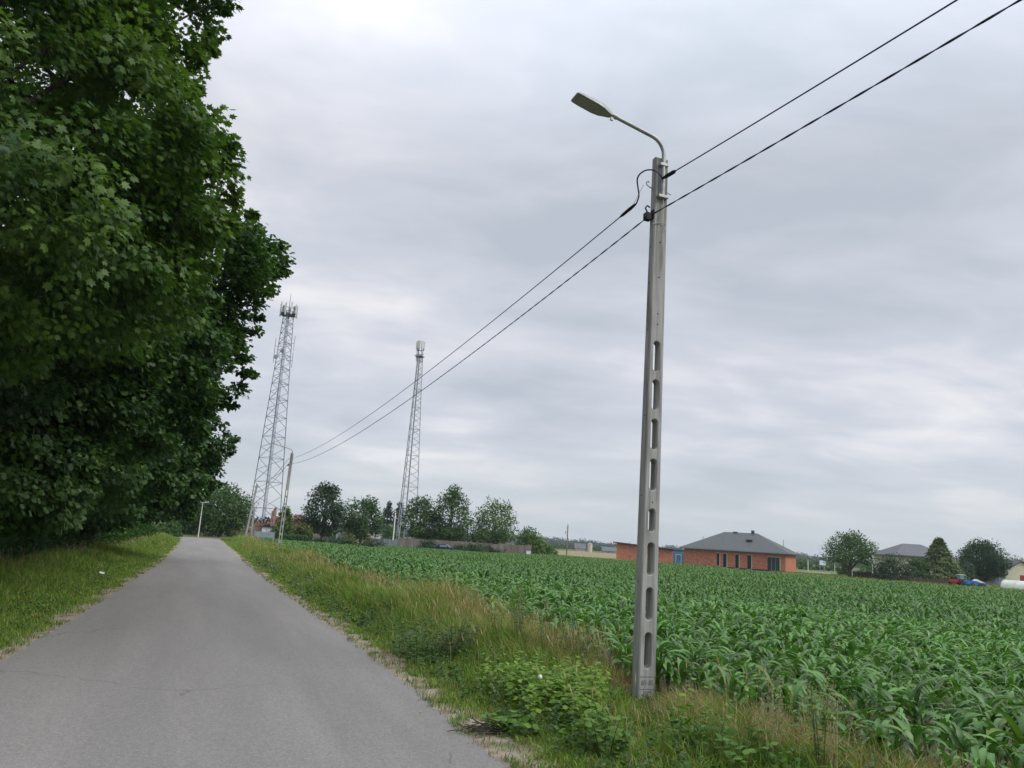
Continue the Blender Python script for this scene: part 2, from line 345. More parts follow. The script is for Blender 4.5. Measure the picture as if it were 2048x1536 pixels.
def edge_l(u): return np.interp(u, [-40, 5, 10, 15, 24, 34, 52, 75, 92, 97], [-2.1, -2.05, -1.95, -1.75, -1.55, -1.3, -1.15, -1.3, -1.5, -2.2])
def edge_r(u): return np.interp(u, [-40, 6, 13, 22, 38, 60, 86, 91, 97], [2.45, 2.45, 2.5, 2.3, 2.2, 2.2, 2.25, 2.4, 3.2])
def wob(u, ph, amp): return amp * (np.sin(u * 3.1 + ph) * 0.4 + np.sin(u * 7.7 + ph * 2) * 0.3 + np.sin(u * 1.3 + ph * 3) * 0.5 + np.sin(u * 17.0 + ph) * 0.2)
def strip(name, u, sl, sr, z, mat, ncross=4):
    t = np.linspace(0, 1, ncross)
    S = sl[:, None] * (1 - t) + sr[:, None] * t; U = np.repeat(u[:, None], ncross, 1)
    X = S * DS[0] + U * DU[0]; Y = S * DS[1] + U * DU[1]
    V = np.stack([X, Y, gz(X, Y) + z], -1).reshape(-1, 3)
    i = np.arange(len(u) - 1)[:, None] * ncross + np.arange(ncross - 1)[None]
    i = i.ravel(); q = np.stack([i, i + 1, i + ncross + 1, i + ncross], -1)
    o = link_mesh(name, np_mesh(name, V, [q]), None, mat); o['kind'] = 'structure'; return o
uu = np.arange(-40, 97.01, 0.12)
strip('road_shoulder', uu, edge_l(uu) - 0.42 + wob(uu, 1.0, 0.16), edge_l(uu) + 0.3, 0.004, M['sand'])
strip('road_shoulder', uu, edge_r(uu) - 0.3, edge_r(uu) + 0.46 + wob(uu, 4.0, 0.13), 0.004, M['sand'])
strip('road', uu, edge_l(uu) + wob(uu, 2.0, 0.035), edge_r(uu) + wob(uu, 5.0, 0.035), 0.009, M['asphalt'], 6)
# the lane it runs into, crossing at the far end
xs = np.linspace(-60, 60, 61)
def lane():
    V = []
    for s in xs:
        for u in (96.9, 101.5):
            p = su(s, u + 0.0008 * s * s); V.append([p[0], p[1], 0.012 + float(gz(p[0], p[1]))])
    i = np.arange(len(xs) - 1) * 2
    V = np.array(V); keep = [k for k in i if xs[k // 2] < 4.0]
    q = np.array([[k, k + 2, k + 3, k + 1] for k in keep])
    o = link_mesh('side_road', np_mesh('side_road', V, [q]), None, M['asphalt']); o['kind'] = 'structure'
lane()

CORN_S = 5.45                                           # first row, metres right of the road's centre
FAR_PX = [(575, 1079), (660, 1085), (740, 1088.5), (860, 1093), (1000, 1101), (1063, 1105.5), (1150, 1111), (1240, 1118), (1400, 1129), (1560, 1145), (1650, 1152), (1750, 1158.5), (1900, 1170), (2060, 1181), (2300, 1196)]
far_pts = []
for px, py in FAR_PX:                                   # the far end of the field
    d = ray(px, py); t = (0.14 - EYE) / d[2]; far_pts.append((d * t)[:2])
far_pts = np.array(far_pts)
far_az = np.arctan2(far_pts[:, 0], far_pts[:, 1]); far_r = np.minimum(np.hypot(far_pts[:, 0], far_pts[:, 1]), 150)
def in_field(x, y):
    s = x * DS[0] + y * DS[1]; az = np.arctan2(x, y); r = np.hypot(x, y)
    return (s > CORN_S - 0.05 + 0.0 * r) & (r < np.interp(az, far_az, far_r)) & (y > -6)
def soil():
    s = np.concatenate([np.linspace(CORN_S - 0.5, 12, 14), np.linspace(13, 110, 60)]); u = np.concatenate([np.linspace(-12, 30, 43), np.linspace(32, 150, 60)])
    S, U = np.meshgrid(s, u, indexing='ij'); X = S * DS[0] + U * DU[0]; Y = S * DS[1] + U * DU[1]
    V = np.stack([X, Y, gz(X, Y) + 0.01], -1).reshape(-1, 3)
    n = len(u); i = (np.arange(len(s) - 1)[:, None] * n + np.arange(n - 1)[None]).ravel()
    q = np.stack([i, i + n, i + n + 1, i + 1], -1)
    c = V[q].mean(1); az = np.arctan2(c[:, 0], c[:, 1]); rr = np.hypot(c[:, 0], c[:, 1])
    q = q[(rr < np.interp(az, far_az, far_r) + 1.5) & (az < 1.6)]
    o = link_mesh('field_soil', np_mesh('field_soil', V, [q]), None, M['soil']); o['kind'] = 'structure'
soil()

def ground_patch(name, pts, z, mat):
    """pts: (px, Y) outline, laid on the terrain"""
    P = [base(px, Y) for px, Y in pts]
    bm = bmesh.new(); vs = [bm.verts.new((p[0], p[1], 0)) for p in P]
    bm.faces.new(vs); bmesh.ops.triangulate(bm, faces=bm.faces[:])
    bmesh.ops.subdivide_edges(bm, edges=bm.edges[:], cuts=3, use_grid_fill=True)
    for v in bm.verts: v.co.z = float(gz(v.co.x, v.co.y)) + z
    bmesh.ops.recalc_face_normals(bm, faces=bm.faces)
    me = bpy.data.meshes.new(name); bm.to_mesh(me); bm.free()
    o = link_mesh(name, me, None, mat); o['kind'] = 'structure'; return o
ground_patch('grain_field', [(1066, 131), (1240, 124), (1240, 330), (1066, 330)], 0.35, M['wheat'])
ground_patch('meadow', [(1560, 70), (2300, 40), (2300, 220), (1560, 220)], 0.004, M['meadow'])
ground_patch('dirt_track', [(1566, 128), (1692, 126), (1692, 132), (1566, 137)], 0.012, M['track'])
ground_patch('dirt_track', [(1566, 160), (1660, 162), (1660, 170), (1566, 168)], 0.012, M['track'])

# ------------------------------------------------------------------ numpy plants
def basis(dirs, ups):
    """columns: side, along, normal"""
    y = dirs / np.linalg.norm(dirs, axis=1, keepdims=True)
    x = np.cross(y, ups); x /= np.linalg.norm(x, axis=1, keepdims=True) + 1e-9
    return x, y, np.cross(x, y)
MAPLE = np.array([(0, .02), (.27, -.1), (.21, .12), (.52, .19), (.36, .37), (.5, .69), (.21, .6), (0, 1.0), (-.21, .6), (-.5, .69), (-.36, .37), (-.52, .19), (-.21, .12), (-.27, -.1)])
LOBED = np.array([(0, 0), (.42, .1), (.3, .4), (.4, .72), (0, 1.0), (-.4, .72), (-.3, .4), (-.42, .1)])
DIAM = np.array([(0, 0), (.38, .45), (0, 1.0), (-.38, .45)])
OVAL = np.array([(0, 0), (.3, .22), (.34, .5), (.0, 1.0), (-.34, .5), (-.3, .22)])
def leaves(P, D, NRM, size, outline, cup=0.12):
    """P (n,3) stalk ends, D tip directions, NRM rough normals -> verts, faces"""
    n = len(P); x, y, z = basis(D, NRM); k = len(outline)
    o = outline; h = -cup * (np.abs(o[:, 0]) * 1.2 + o[:, 1] ** 2 * 0.6)
    V = P[:, None] + size[:, None, None] * (x[:, None] * o[None, :, 0, None] + y[:, None] * o[None, :, 1, None] + z[:, None] * h[None, :, None])
    if k <= 4:
        Fc = (np.arange(n)[:, None] * k + np.arange(k)[None]); return V.reshape(-1, 3), [Fc], k
    c = P[:, None] + size[:, None, None] * (y[:, None] * 0.38)
    V = np.concatenate([c, V], 1).reshape(-1, 3); kk = k + 1
    a = np.arange(k); tri = np.stack([np.zeros(k, int), 1 + a, 1 + (a + 1) % k], -1)
    Fc = (np.arange(n)[:, None, None] * kk + tri[None]).reshape(-1, 3)
    return V, [Fc], kk
def unit(n):
    v = rng.normal(size=(n, 3)); return v / np.linalg.norm(v, axis=1, keepdims=True)
def leaf_cloud(C, rad, per, size, outline, out_from, cols, flat=0.6, hue=0.25, droop=0.5, shell=0.0):
    """C clump centres, rad clump radii; per leaves each"""
    n = len(C); idx = np.repeat(np.arange(n), per); m = len(idx)
    off = unit(m) * ((shell + (1 - shell) * rng.random(m)) ** (1 / 2.2))[:, None]; off[:, 2] *= flat
    P = C[idx] + off * rad[idx][:, None]
    outw = P - out_from; outw /= np.linalg.norm(outw, axis=1, keepdims=True) + 1e-9
    nrm = outw * 0.5 + np.array([0, 0, 0.75]) + unit(m) * 0.65
    d = outw * 0.55 + off * 0.7 + unit(m) * 0.7; d[:, 2] -= droop
    sz = size * rng.uniform(0.65, 1.25, m)
    V, Fc, k = leaves(P, d, nrm, sz, outline)
    # colour: each clump its own tone of green, each leaf a little off it
    t = np.clip(0.5 + 0.32 * rng.normal(size=n), 0, 1)[idx] + rng.normal(size=m) * hue * 0.6
    t = np.clip(t, 0, 1)[:, None]
    c = np.array(cols[0]) * (1 - t) + np.array(cols[1]) * t
    return V, Fc, np.repeat(c, k, 0)
def merge(parts):
    Vs, Fd, Cs, b = [], {}, [], 0
    for V, Fc, c in parts:
        Vs.append(V); Cs.append(c)
        for f in Fc: Fd.setdefault(f.shape[1], []).append(f + b)
        b += len(V)
    return np.concatenate(Vs), [np.concatenate(v) for v in Fd.values()], np.concatenate(Cs)

def limb_tubes(mb, p0, targets, r0, bend=0.3):
    for tg in targets:
        a = np.array(p0[rng.integers(len(p0))]); b = np.array(tg); mid = (a + b) / 2 + np.array([0, 0, np.linalg.norm(b - a) * 0.12]) + rng.normal(size=3) * bend
        ts = np.linspace(0, 1, 6)[:, None]; path = (1 - ts) ** 2 * a + 2 * ts * (1 - ts) * mid + ts ** 2 * b
        mb.tube(path, list(np.linspace(r0, r0 * 0.15, 6)), 5, cap=False)

def roadside_tree(s0, u0, prof_px, uc, ru, z_bot, z_top, depth, nclump, per, lsize, outline, label, cols, crad=(0.32, 0.62), trunk_r=0.28, inner=0.2, kcurve=0.1, gap=0.42, low_edge=-5.4):
    """a tall broadleaf whose crown leans over the road; prof: crown edge as (s, z) at u = uc"""
    pr = []
    for px, py in prof_px:
        q = at_u(px, py, uc); pr.append((q[2], float(q @ DS)))
    pr.sort(); pz = np.array([p[0] for p in pr]); ps = np.array([p[1] for p in pr])
    root = empty('roadside_tree', su(s0, u0), 0, label, 'tree', 'tall broadleaf trees along the left of the road')
    m = nclump * 3
    u = uc + ru * np.clip(rng.normal(size=m) * 0.55, -1, 1); z = rng.uniform(z_bot, z_top, m)
    e = np.interp(z, pz, ps); e = np.where(z > pz[-1], ps[-1] - (z - pz[-1]) * 0.5, e)
    e = np.where(z < pz[0], np.minimum(e, low_edge + (ps[0] - low_edge) * np.clip(z / pz[0], 0, 1) ** 2.2), e)
    cr_ = rng.uniform(crad[0], crad[1], m)
    # the crown's edge: bays and lobes
    e = e - kcurve * (u - uc) ** 2 - cr_ * 0.8 - 0.35 * (1 + np.sin(z * 2.3 + u * 1.1 + s0)) * (np.abs(u - uc) > 0.8)
    dep = np.where(rng.random(m) < inner, rng.uniform(0, depth, m), rng.exponential(0.9, m))
    s = e - dep
    zt_ = z - 0.35 * (u - uc); hole = np.sin(s * 1.9 + zt_ * 0.7 + s0) * np.sin(zt_ * 1.6 - s * 0.6 + u0) + 0.45 * np.sin(s * 4.1 + zt_ * 3.3)
    ok = (s > s0 - depth * 0.6) & ((hole < gap) | (z < 3))
    C = np.stack([s, u, z], 1)[ok][:nclump]; crr = cr_[ok][:nclump]
    # clumps standing exactly on the drawn outline
    ex = []
    for k in range(len(pr) - 1):
        nseg = max(2, int(np.hypot(pr[k + 1][0] - pr[k][0], pr[k + 1][1] - pr[k][1]) / 0.35))
        for t in np.linspace(0, 1, nseg, endpoint=False):
            ex.append((pr[k][1] * (1 - t) + pr[k + 1][1] * t - 0.3, uc + rng.normal() * 0.35, pr[k][0] * (1 - t) + pr[k + 1][0] * t))
    ex = np.array(ex); C = np.concatenate([C, ex]); crr = np.concatenate([crr, rng.uniform(0.16, 0.42, len(ex))])
    tw = ex[rng.random(len(ex)) < 0.5]                       # loose sprigs beyond the outline
    tw = tw + np.stack([rng.uniform(0.05, 0.4, len(tw)), rng.normal(size=len(tw)) * 0.2, rng.normal(size=len(tw)) * 0.12], 1); C = np.concatenate([C, tw]); crr = np.concatenate([crr, rng.uniform(0.08, 0.2, len(tw))])
    W = C[:, :1] * DS + C[:, 1:2] * DU; W[:, 2] = C[:, 2]
    ctr = su(s0 + 1.0, u0, (z_bot + z_top) * 0.4)
    loc = su(s0, u0)
    V, Fc, c = leaf_cloud(W, crr, per, lsize, outline, ctr, cols)
    link_mesh('crown', np_mesh('crown', V - loc, Fc, c), root, M['leaf'])
    mb = MB()
    tp = [np.array([0.15 * math.sin(k * 1.3 + u0), 0.12 * math.cos(k * 1.7), (z_top - 1.5) * k / 9]) for k in range(10)]
    mb.tube(tp, list(np.linspace(trunk_r, 0.05, 10)), 9)
    tg = W[rng.choice(len(W), 46, replace=False)] - loc
    limb_tubes(mb, [p for p in tp[2:8]], tg, trunk_r * 0.28)
    mb.build('trunk', M['bark'], root, smooth=True)
    return root

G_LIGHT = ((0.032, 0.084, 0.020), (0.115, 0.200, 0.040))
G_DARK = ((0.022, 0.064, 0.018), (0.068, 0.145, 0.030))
T1 = [(640, -420), (560, -160), (475, 20), (432, 110), (402, 215), (425, 255), (460, 295), (500, 370), (496, 430), (474, 455), (446, 500), (425, 582), (420, 640)]
T2 = [(420, 400), (500, 462), (545, 480), (586, 528), (552, 590), (522, 640), (500, 690), (510, 745), (500, 790), (436, 826), (410, 880)]
T3 = [(400, 800), (455, 850), (478, 882), (450, 925), (440, 965), (402, 1000), (385, 1030)]
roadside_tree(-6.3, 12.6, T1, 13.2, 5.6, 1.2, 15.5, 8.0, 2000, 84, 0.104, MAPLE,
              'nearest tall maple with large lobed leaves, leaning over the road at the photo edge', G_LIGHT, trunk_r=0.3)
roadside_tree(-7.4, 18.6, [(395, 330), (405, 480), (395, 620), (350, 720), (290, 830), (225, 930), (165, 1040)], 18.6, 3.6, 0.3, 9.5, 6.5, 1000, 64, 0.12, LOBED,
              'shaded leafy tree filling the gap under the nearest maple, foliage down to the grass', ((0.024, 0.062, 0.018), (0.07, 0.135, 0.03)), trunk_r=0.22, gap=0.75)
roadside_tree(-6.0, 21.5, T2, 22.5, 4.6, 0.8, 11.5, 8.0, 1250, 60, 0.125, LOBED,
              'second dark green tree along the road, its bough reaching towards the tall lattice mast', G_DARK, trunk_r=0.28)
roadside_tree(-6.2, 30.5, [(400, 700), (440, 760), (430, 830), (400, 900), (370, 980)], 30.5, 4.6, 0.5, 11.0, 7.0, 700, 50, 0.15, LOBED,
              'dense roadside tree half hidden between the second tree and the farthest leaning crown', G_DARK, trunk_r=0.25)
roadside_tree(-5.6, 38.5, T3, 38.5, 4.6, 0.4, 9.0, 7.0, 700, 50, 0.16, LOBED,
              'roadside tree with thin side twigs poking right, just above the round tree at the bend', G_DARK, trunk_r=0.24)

def back_tree(s0, u0, h, r, label, cols, n=150, per=40, ls=0.34, zb=0.6):
    loc = su(s0, u0); root = empty('roadside_tree', loc, 0, label, 'tree', 'trees behind the roadside row')
    d = unit(n); rr = rng.uniform(0.45, 1.0, n) ** 0.6
    C = d * rr[:, None] * np.array([r, r, (h - zb) / 2]) * 0.88 + loc + np.array([0, 0, (h + zb) / 2])
    V, Fc, c = leaf_cloud(C, rng.uniform(0.7, 1.2, n), per, ls, LOBED, loc + np.array([0, 0, h * 0.45]), cols)
    link_mesh('crown', np_mesh('crown', V - loc, Fc, c), root, M['leaf'])
    mb = MB(); tp = [np.array([0.1 * math.sin(k + u0), 0.1 * math.cos(k), h * 0.85 * k / 7]) for k in range(8)]
    mb.tube(tp, list(np.linspace(0.26, 0.05, 8)), 8); limb_tubes(mb, tp[2:6], C[:16] - loc, 0.07)
    mb.build('trunk', M['bark'], root, smooth=True)
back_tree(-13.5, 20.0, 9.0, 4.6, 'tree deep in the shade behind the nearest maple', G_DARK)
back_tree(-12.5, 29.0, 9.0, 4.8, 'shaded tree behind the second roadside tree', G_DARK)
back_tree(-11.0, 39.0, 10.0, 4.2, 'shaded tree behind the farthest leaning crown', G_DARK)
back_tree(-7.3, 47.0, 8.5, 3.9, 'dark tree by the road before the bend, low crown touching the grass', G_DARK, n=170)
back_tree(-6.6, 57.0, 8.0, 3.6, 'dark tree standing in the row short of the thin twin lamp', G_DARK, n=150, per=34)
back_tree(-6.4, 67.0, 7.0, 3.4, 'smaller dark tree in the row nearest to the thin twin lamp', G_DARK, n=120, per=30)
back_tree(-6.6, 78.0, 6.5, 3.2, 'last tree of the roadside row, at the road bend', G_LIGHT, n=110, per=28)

def undergrowth():
    n = 1250
    u = 6 + 76 * rng.random(n) ** 1.3; front = np.interp(u, [6, 25, 35, 52, 85], [-5.3, -5.4, -4.8, -4.0, -3.7])
    s = front - rng.exponential(1.3, n); z = rng.uniform(0.1, 1.0, n) * np.interp(front - s, [0, 1, 3], [1.0, 2.6, 3.6])
    C = s[:, None] * DS + u[:, None] * DU; C[:, 2] = z
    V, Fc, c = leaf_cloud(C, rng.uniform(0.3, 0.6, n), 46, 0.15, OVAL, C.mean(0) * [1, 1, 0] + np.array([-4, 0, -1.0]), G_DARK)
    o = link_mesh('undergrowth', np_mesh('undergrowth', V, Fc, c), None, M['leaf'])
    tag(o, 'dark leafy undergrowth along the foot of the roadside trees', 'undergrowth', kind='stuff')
undergrowth()

# ------------------------------------------------------------------ grass
def vnoise(x, y, sc, seed=0):
    r = np.random.default_rng(seed); t = np.zeros_like(x)
    for k in range(7):
        a = r.uniform(0, 6.28); f = sc * r.uniform(0.6, 1.7); t += np.sin((x * math.cos(a) + y * math.sin(a)) * f + r.uniform(0, 6.28))
    return t / 3.2
def blades(P, h, w, lean, az, col, tipcol):
    n = len(P); d = np.stack([np.cos(az), np.sin(az), np.zeros(n)], 1); sd_ = np.stack([-np.sin(az + rng.normal(size=n)), np.cos(az), np.zeros(n)], 1)
    up = np.array([0, 0, 1.0])
    m = P + up * (h * 0.55)[:, None] + d * (lean * h * 0.28)[:, None]
    t = P + up * (h * (1 - 0.25 * lean))[:, None] + d * (lean * h * 0.95)[:, None]
    V = np.stack([P - sd_ * w[:, None], P + sd_ * w[:, None], m + sd_ * w[:, None] * 0.8, m - sd_ * w[:, None] * 0.8, t], 1).reshape(-1, 3)
    b = np.arange(n)[:, None] * 5
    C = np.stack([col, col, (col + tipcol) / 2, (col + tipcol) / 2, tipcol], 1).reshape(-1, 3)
    return V, [b + np.array([[0, 1, 2, 3]]), b + np.array([[3, 2, 4]])], C
GREENS = np.array([(0.068, 0.180, 0.024), (0.120, 0.235, 0.034), (0.185, 0.250, 0.052), (0.054, 0.140, 0.032)])
STRAWS = np.array([(0.29, 0.225, 0.10), (0.37, 0.295, 0.155), (0.25, 0.17, 0.075), (0.32, 0.27, 0.16)])
def grass(name, sfun, bands, height, dryness, label, side):
    parts = []
    for (u0, u1, dens, wmul) in bands:
        s_lo, s_hi = sfun[0], sfun[1]
        um = np.linspace(u0, u1, 50); area = float(np.mean(np.abs(s_hi(um) - s_lo(um)))) * (u1 - u0)
        n = int(area * dens)
        nc = n // 5; cu = rng.uniform(u0, u1, nc); cf = rng.random(nc)
        k = np.repeat(np.arange(nc), 5); u = cu[k] + rng.normal(size=len(k)) * 0.04
        f = np.clip(cf[k] + rng.normal(size=len(k)) * 0.015, -0.02, 1.02)
        s = s_lo(u) * (1 - f) + s_hi(u) * f
        P = s[:, None] * DS + u[:, None] * DU; P[:, 2] = gz(P[:, 0], P[:, 1])
        ns = vnoise(P[:, 0], P[:, 1], 1.6, 3); ns2 = vnoise(P[:, 0], P[:, 1], 4.5, 9)
        h = height(s, u, f, ns) * rng.uniform(0.45, 1.35, len(k)) * (0.7 + 0.6 * rng.random(nc))[k]
        dr = dryness(s, u, f, ns, ns2); isdry = rng.random(len(k)) < dr
        gi = GREENS[np.clip((rng.random(len(k)) * 2.2 + ns2 * 0.8 + 1).astype(int), 0, 3)]; si = STRAWS[rng.integers(0, 4, len(k))]
        c = np.where(isdry[:, None], si, gi) * rng.uniform(0.7, 1.3, (len(k), 1)) * (0.72 + 0.56 * rng.random((nc, 1)))[k]
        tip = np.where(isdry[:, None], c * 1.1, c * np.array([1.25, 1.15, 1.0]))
        w = rng.uniform(0.0022, 0.0045, len(k)) * wmul
        parts.append(blades(P, h, w, rng.uniform(0.1, 1.0, len(k)), rng.uniform(0, 6.28, len(k)), c, tip))
    V, Fc, c = merge(parts)
    o = link_mesh(name, np_mesh(name, V, Fc, c), None, M['grass']); tag(o, label, 'grass', kind='stuff')
def foot_clear(s, u):
    """the post's foot stands in trampled, low grass"""
    a = np.clip(((s - 5.0) * -0.51 + (u - 8.4) * -0.86), -0.3, 2.1); d = np.hypot(s - (5.0 - 0.51 * a), u - (8.4 - 0.86 * a))
    return 1 - 0.7 * np.exp(-(d / 0.34) ** 2)
ragr = lambda u: edge_r(u) + 0.28 + wob(u, 4.0, 0.15)
cornl = lambda u: np.full_like(u, CORN_S + 0.1)
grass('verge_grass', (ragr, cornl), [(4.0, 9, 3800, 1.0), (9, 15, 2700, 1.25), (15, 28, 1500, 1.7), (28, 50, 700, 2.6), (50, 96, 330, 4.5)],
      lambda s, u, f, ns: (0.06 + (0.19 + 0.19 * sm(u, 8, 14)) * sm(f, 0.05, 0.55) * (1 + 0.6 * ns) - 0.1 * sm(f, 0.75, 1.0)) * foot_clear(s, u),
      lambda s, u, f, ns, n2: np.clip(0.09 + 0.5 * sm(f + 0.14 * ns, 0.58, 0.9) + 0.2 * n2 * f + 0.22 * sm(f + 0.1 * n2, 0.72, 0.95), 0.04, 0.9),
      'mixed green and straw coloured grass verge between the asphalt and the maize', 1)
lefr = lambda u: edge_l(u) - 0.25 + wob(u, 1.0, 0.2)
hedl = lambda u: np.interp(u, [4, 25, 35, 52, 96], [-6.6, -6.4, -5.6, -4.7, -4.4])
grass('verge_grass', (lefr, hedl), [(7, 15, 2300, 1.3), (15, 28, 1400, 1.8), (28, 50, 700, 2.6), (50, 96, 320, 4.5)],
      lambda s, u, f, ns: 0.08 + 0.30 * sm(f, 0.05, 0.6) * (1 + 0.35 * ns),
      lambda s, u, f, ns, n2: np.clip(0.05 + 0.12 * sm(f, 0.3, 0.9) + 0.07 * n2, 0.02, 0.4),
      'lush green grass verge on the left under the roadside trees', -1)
# sparse tufts creeping over the sandy shoulder
def far_grass():
    # meadow strip beyond the maize on the right and bank behind the road's end
    n = 26000; px = rng.uniform(1540, 2300, n); t = rng.random(n)
    az = np.array([0.0]); P = np.zeros((n, 3))
    x0 = (px - 1024) / F_PX
    a = np.arctan(x0 * 1.02); rf = np.interp(a, far_az, far_r); r = rf + 0.5 + t ** 1.5 * 60
    P[:, 0] = np.sin(a) * r; P[:, 1] = np.cos(a) * r; P[:, 2] = gz(P[:, 0], P[:, 1])
    n2 = 9000; s2 = rng.uniform(2.5, 8, n2); u2 = rng.uniform(92, 100, n2); Q = s2[:, None] * DS + u2[:, None] * DU; Q[:, 2] = gz(Q[:, 0], Q[:, 1])
    P = np.concatenate([P, Q]); n = len(P)
    c = np.where((rng.random(n) < 0.3)[:, None], STRAWS[rng.integers(0, 4, n)] * 0.8, GREENS[rng.integers(0, 4, n)]) * rng.uniform(0.8, 1.2, (n, 1))
    V, Fc, cc = blades(P, rng.uniform(0.15, 0.4, n), rng.uniform(0.02, 0.04, n), rng.uniform(0.2, 1, n), rng.uniform(0, 6.28, n), c, c * 1.15)
    o = link_mesh('meadow_grass', np_mesh('meadow_grass', V, Fc, cc), None, M['grass']); tag(o, 'short meadow grass beyond the far edge of the maize', 'grass', kind='stuff')
far_grass()

def seed_grass():
    """tall straw stems with seed heads standing over the verge"""
    parts = []
    spots = [(4.7, 13.8, 1.1, 1.4, 620), (4.9, 17.5, 1.0, 3.0, 520), (4.7, 24, 1.0, 4.5, 520), (5.15, 10.2, 0.4, 0.8, 200), (5.2, 6.6, 0.3, 1.1, 45), (4.4, 36, 1.2, 9, 520), (4.2, 60, 1.2, 14, 380), (3.9, 11.5, .6, 1.2, 90), (3.6, 7.0, .5, 1.2, 40), (-5.6, 22, 1.2, 6, 420), (-4.6, 34, 1.2, 9, 380), (-3.6, 60, 1.0, 16, 340)]
    for s0, u0, ss, su_, n in spots:
        s = s0 + rng.normal(size=n) * ss * 0.5; s = np.clip(s, 3.0, 5.75) if s0 > 0 else np.minimum(s, -2.4); u = u0 + rng.normal(size=n) * su_ * 0.6
        P = s[:, None] * DS + u[:, None] * DU; P[:, 2] = gz(P[:, 0], P[:, 1])
        h = rng.uniform(0.4, 0.74, n) * foot_clear(s, u); az = rng.normal(size=n) * 0.9 + 2.6; ln = rng.uniform(0.05, 0.45, n)
        c = STRAWS[rng.integers(0, 4, n)] * rng.uniform(0.85, 1.3, (n, 1)); c[rng.random(n) < 0.25] = (0.13, 0.16, 0.05)
        wm = 1 + u0 / 14
        parts.append(blades(P, h, np.full(n, 0.0016 * wm), ln, az, c * 0.85, c))
        d = np.stack([np.cos(az), np.sin(az), np.zeros(n)], 1)
        T = P + np.array([0, 0, 1.0]) * (h * (1 - 0.25 * ln) - 0.1 * h)[:, None] + d * (ln * h * 0.85)[:, None]
        V, Fc, k = leaves(T, d * ln[:, None] * 1.4 + np.array([0, 0, 1.0]), unit(n), np.full(n, 0.11) * rng.uniform(0.7, 1.3, n), np.array([(0, 0), (.045 * wm ** .5, .4), (0, 1.0), (-.045 * wm ** .5, .4)]))
        parts.append((V, Fc, np.repeat(c * 1.05, k, 0)))
    V, Fc, c = merge(parts)
    o = link_mesh('seed_grass', np_mesh('seed_grass', V, Fc, c), None, M['grass']); tag(o, 'tall dry seed grass rising above the verges', 'grass', kind='stuff')
seed_grass()

def verge_herbs():
    """small broad-leaved herbs scattered through the grass"""
    parts = []
    for n, lo, hi, u0, u1, sz in ((900, 2.9, 5.5, 4.5, 16, .055), (900, 2.7, 5.4, 15, 45, .075), (420, -6.0, -2.1, 8, 30, .06)):
        u = rng.uniform(u0, u1, n); s = rng.uniform(lo, hi, n); k = 12
        h = rng.uniform(.08, .4, n) * foot_clear(s, u); P0 = s[:, None] * DS + u[:, None] * DU; P0[:, 2] = gz(P0[:, 0], P0[:, 1])
        idx = np.repeat(np.arange(n), k); t = np.tile((np.arange(k) + .8) / k, n); lean = rng.normal(size=(n, 2)) * .2
        P = P0[idx]; P[:, 2] += h[idx] * t; P[:, :2] += lean[idx] * (h[idx] * t)[:, None]
        a = np.tile(np.arange(k) * 2.4, n) + rng.uniform(0, 6.28, n)[idx]; D = np.stack([np.cos(a), np.sin(a), rng.normal(size=n * k) * .3 + .25], 1); Nn = np.array([0, 0, 1.]) + rng.normal(size=(n * k, 3)) * .4
        V, Fc, kk = leaves(P, D, Nn, rng.uniform(.5, 1.2, n * k) * sz * (1.3 - .6 * t), OVAL if sz < .06 else DIAM, .2)
        base_c = np.array([(0.05, 0.12, 0.03), (0.09, 0.17, 0.03), (0.10, 0.15, 0.07), (0.035, 0.085, 0.025)])[rng.integers(0, 4, n)][idx] * rng.uniform(.75, 1.25, (n * k, 1))
        parts.append((V, Fc, np.repeat(base_c, kk, 0)))
    V, Fc, c = merge(parts); o = link_mesh('verge_herbs', np_mesh('verge_herbs', V, Fc, c), None, M['grass']); tag(o, 'small leafy herbs scattered through the verge grass', 'herbs', kind='stuff')
verge_herbs()

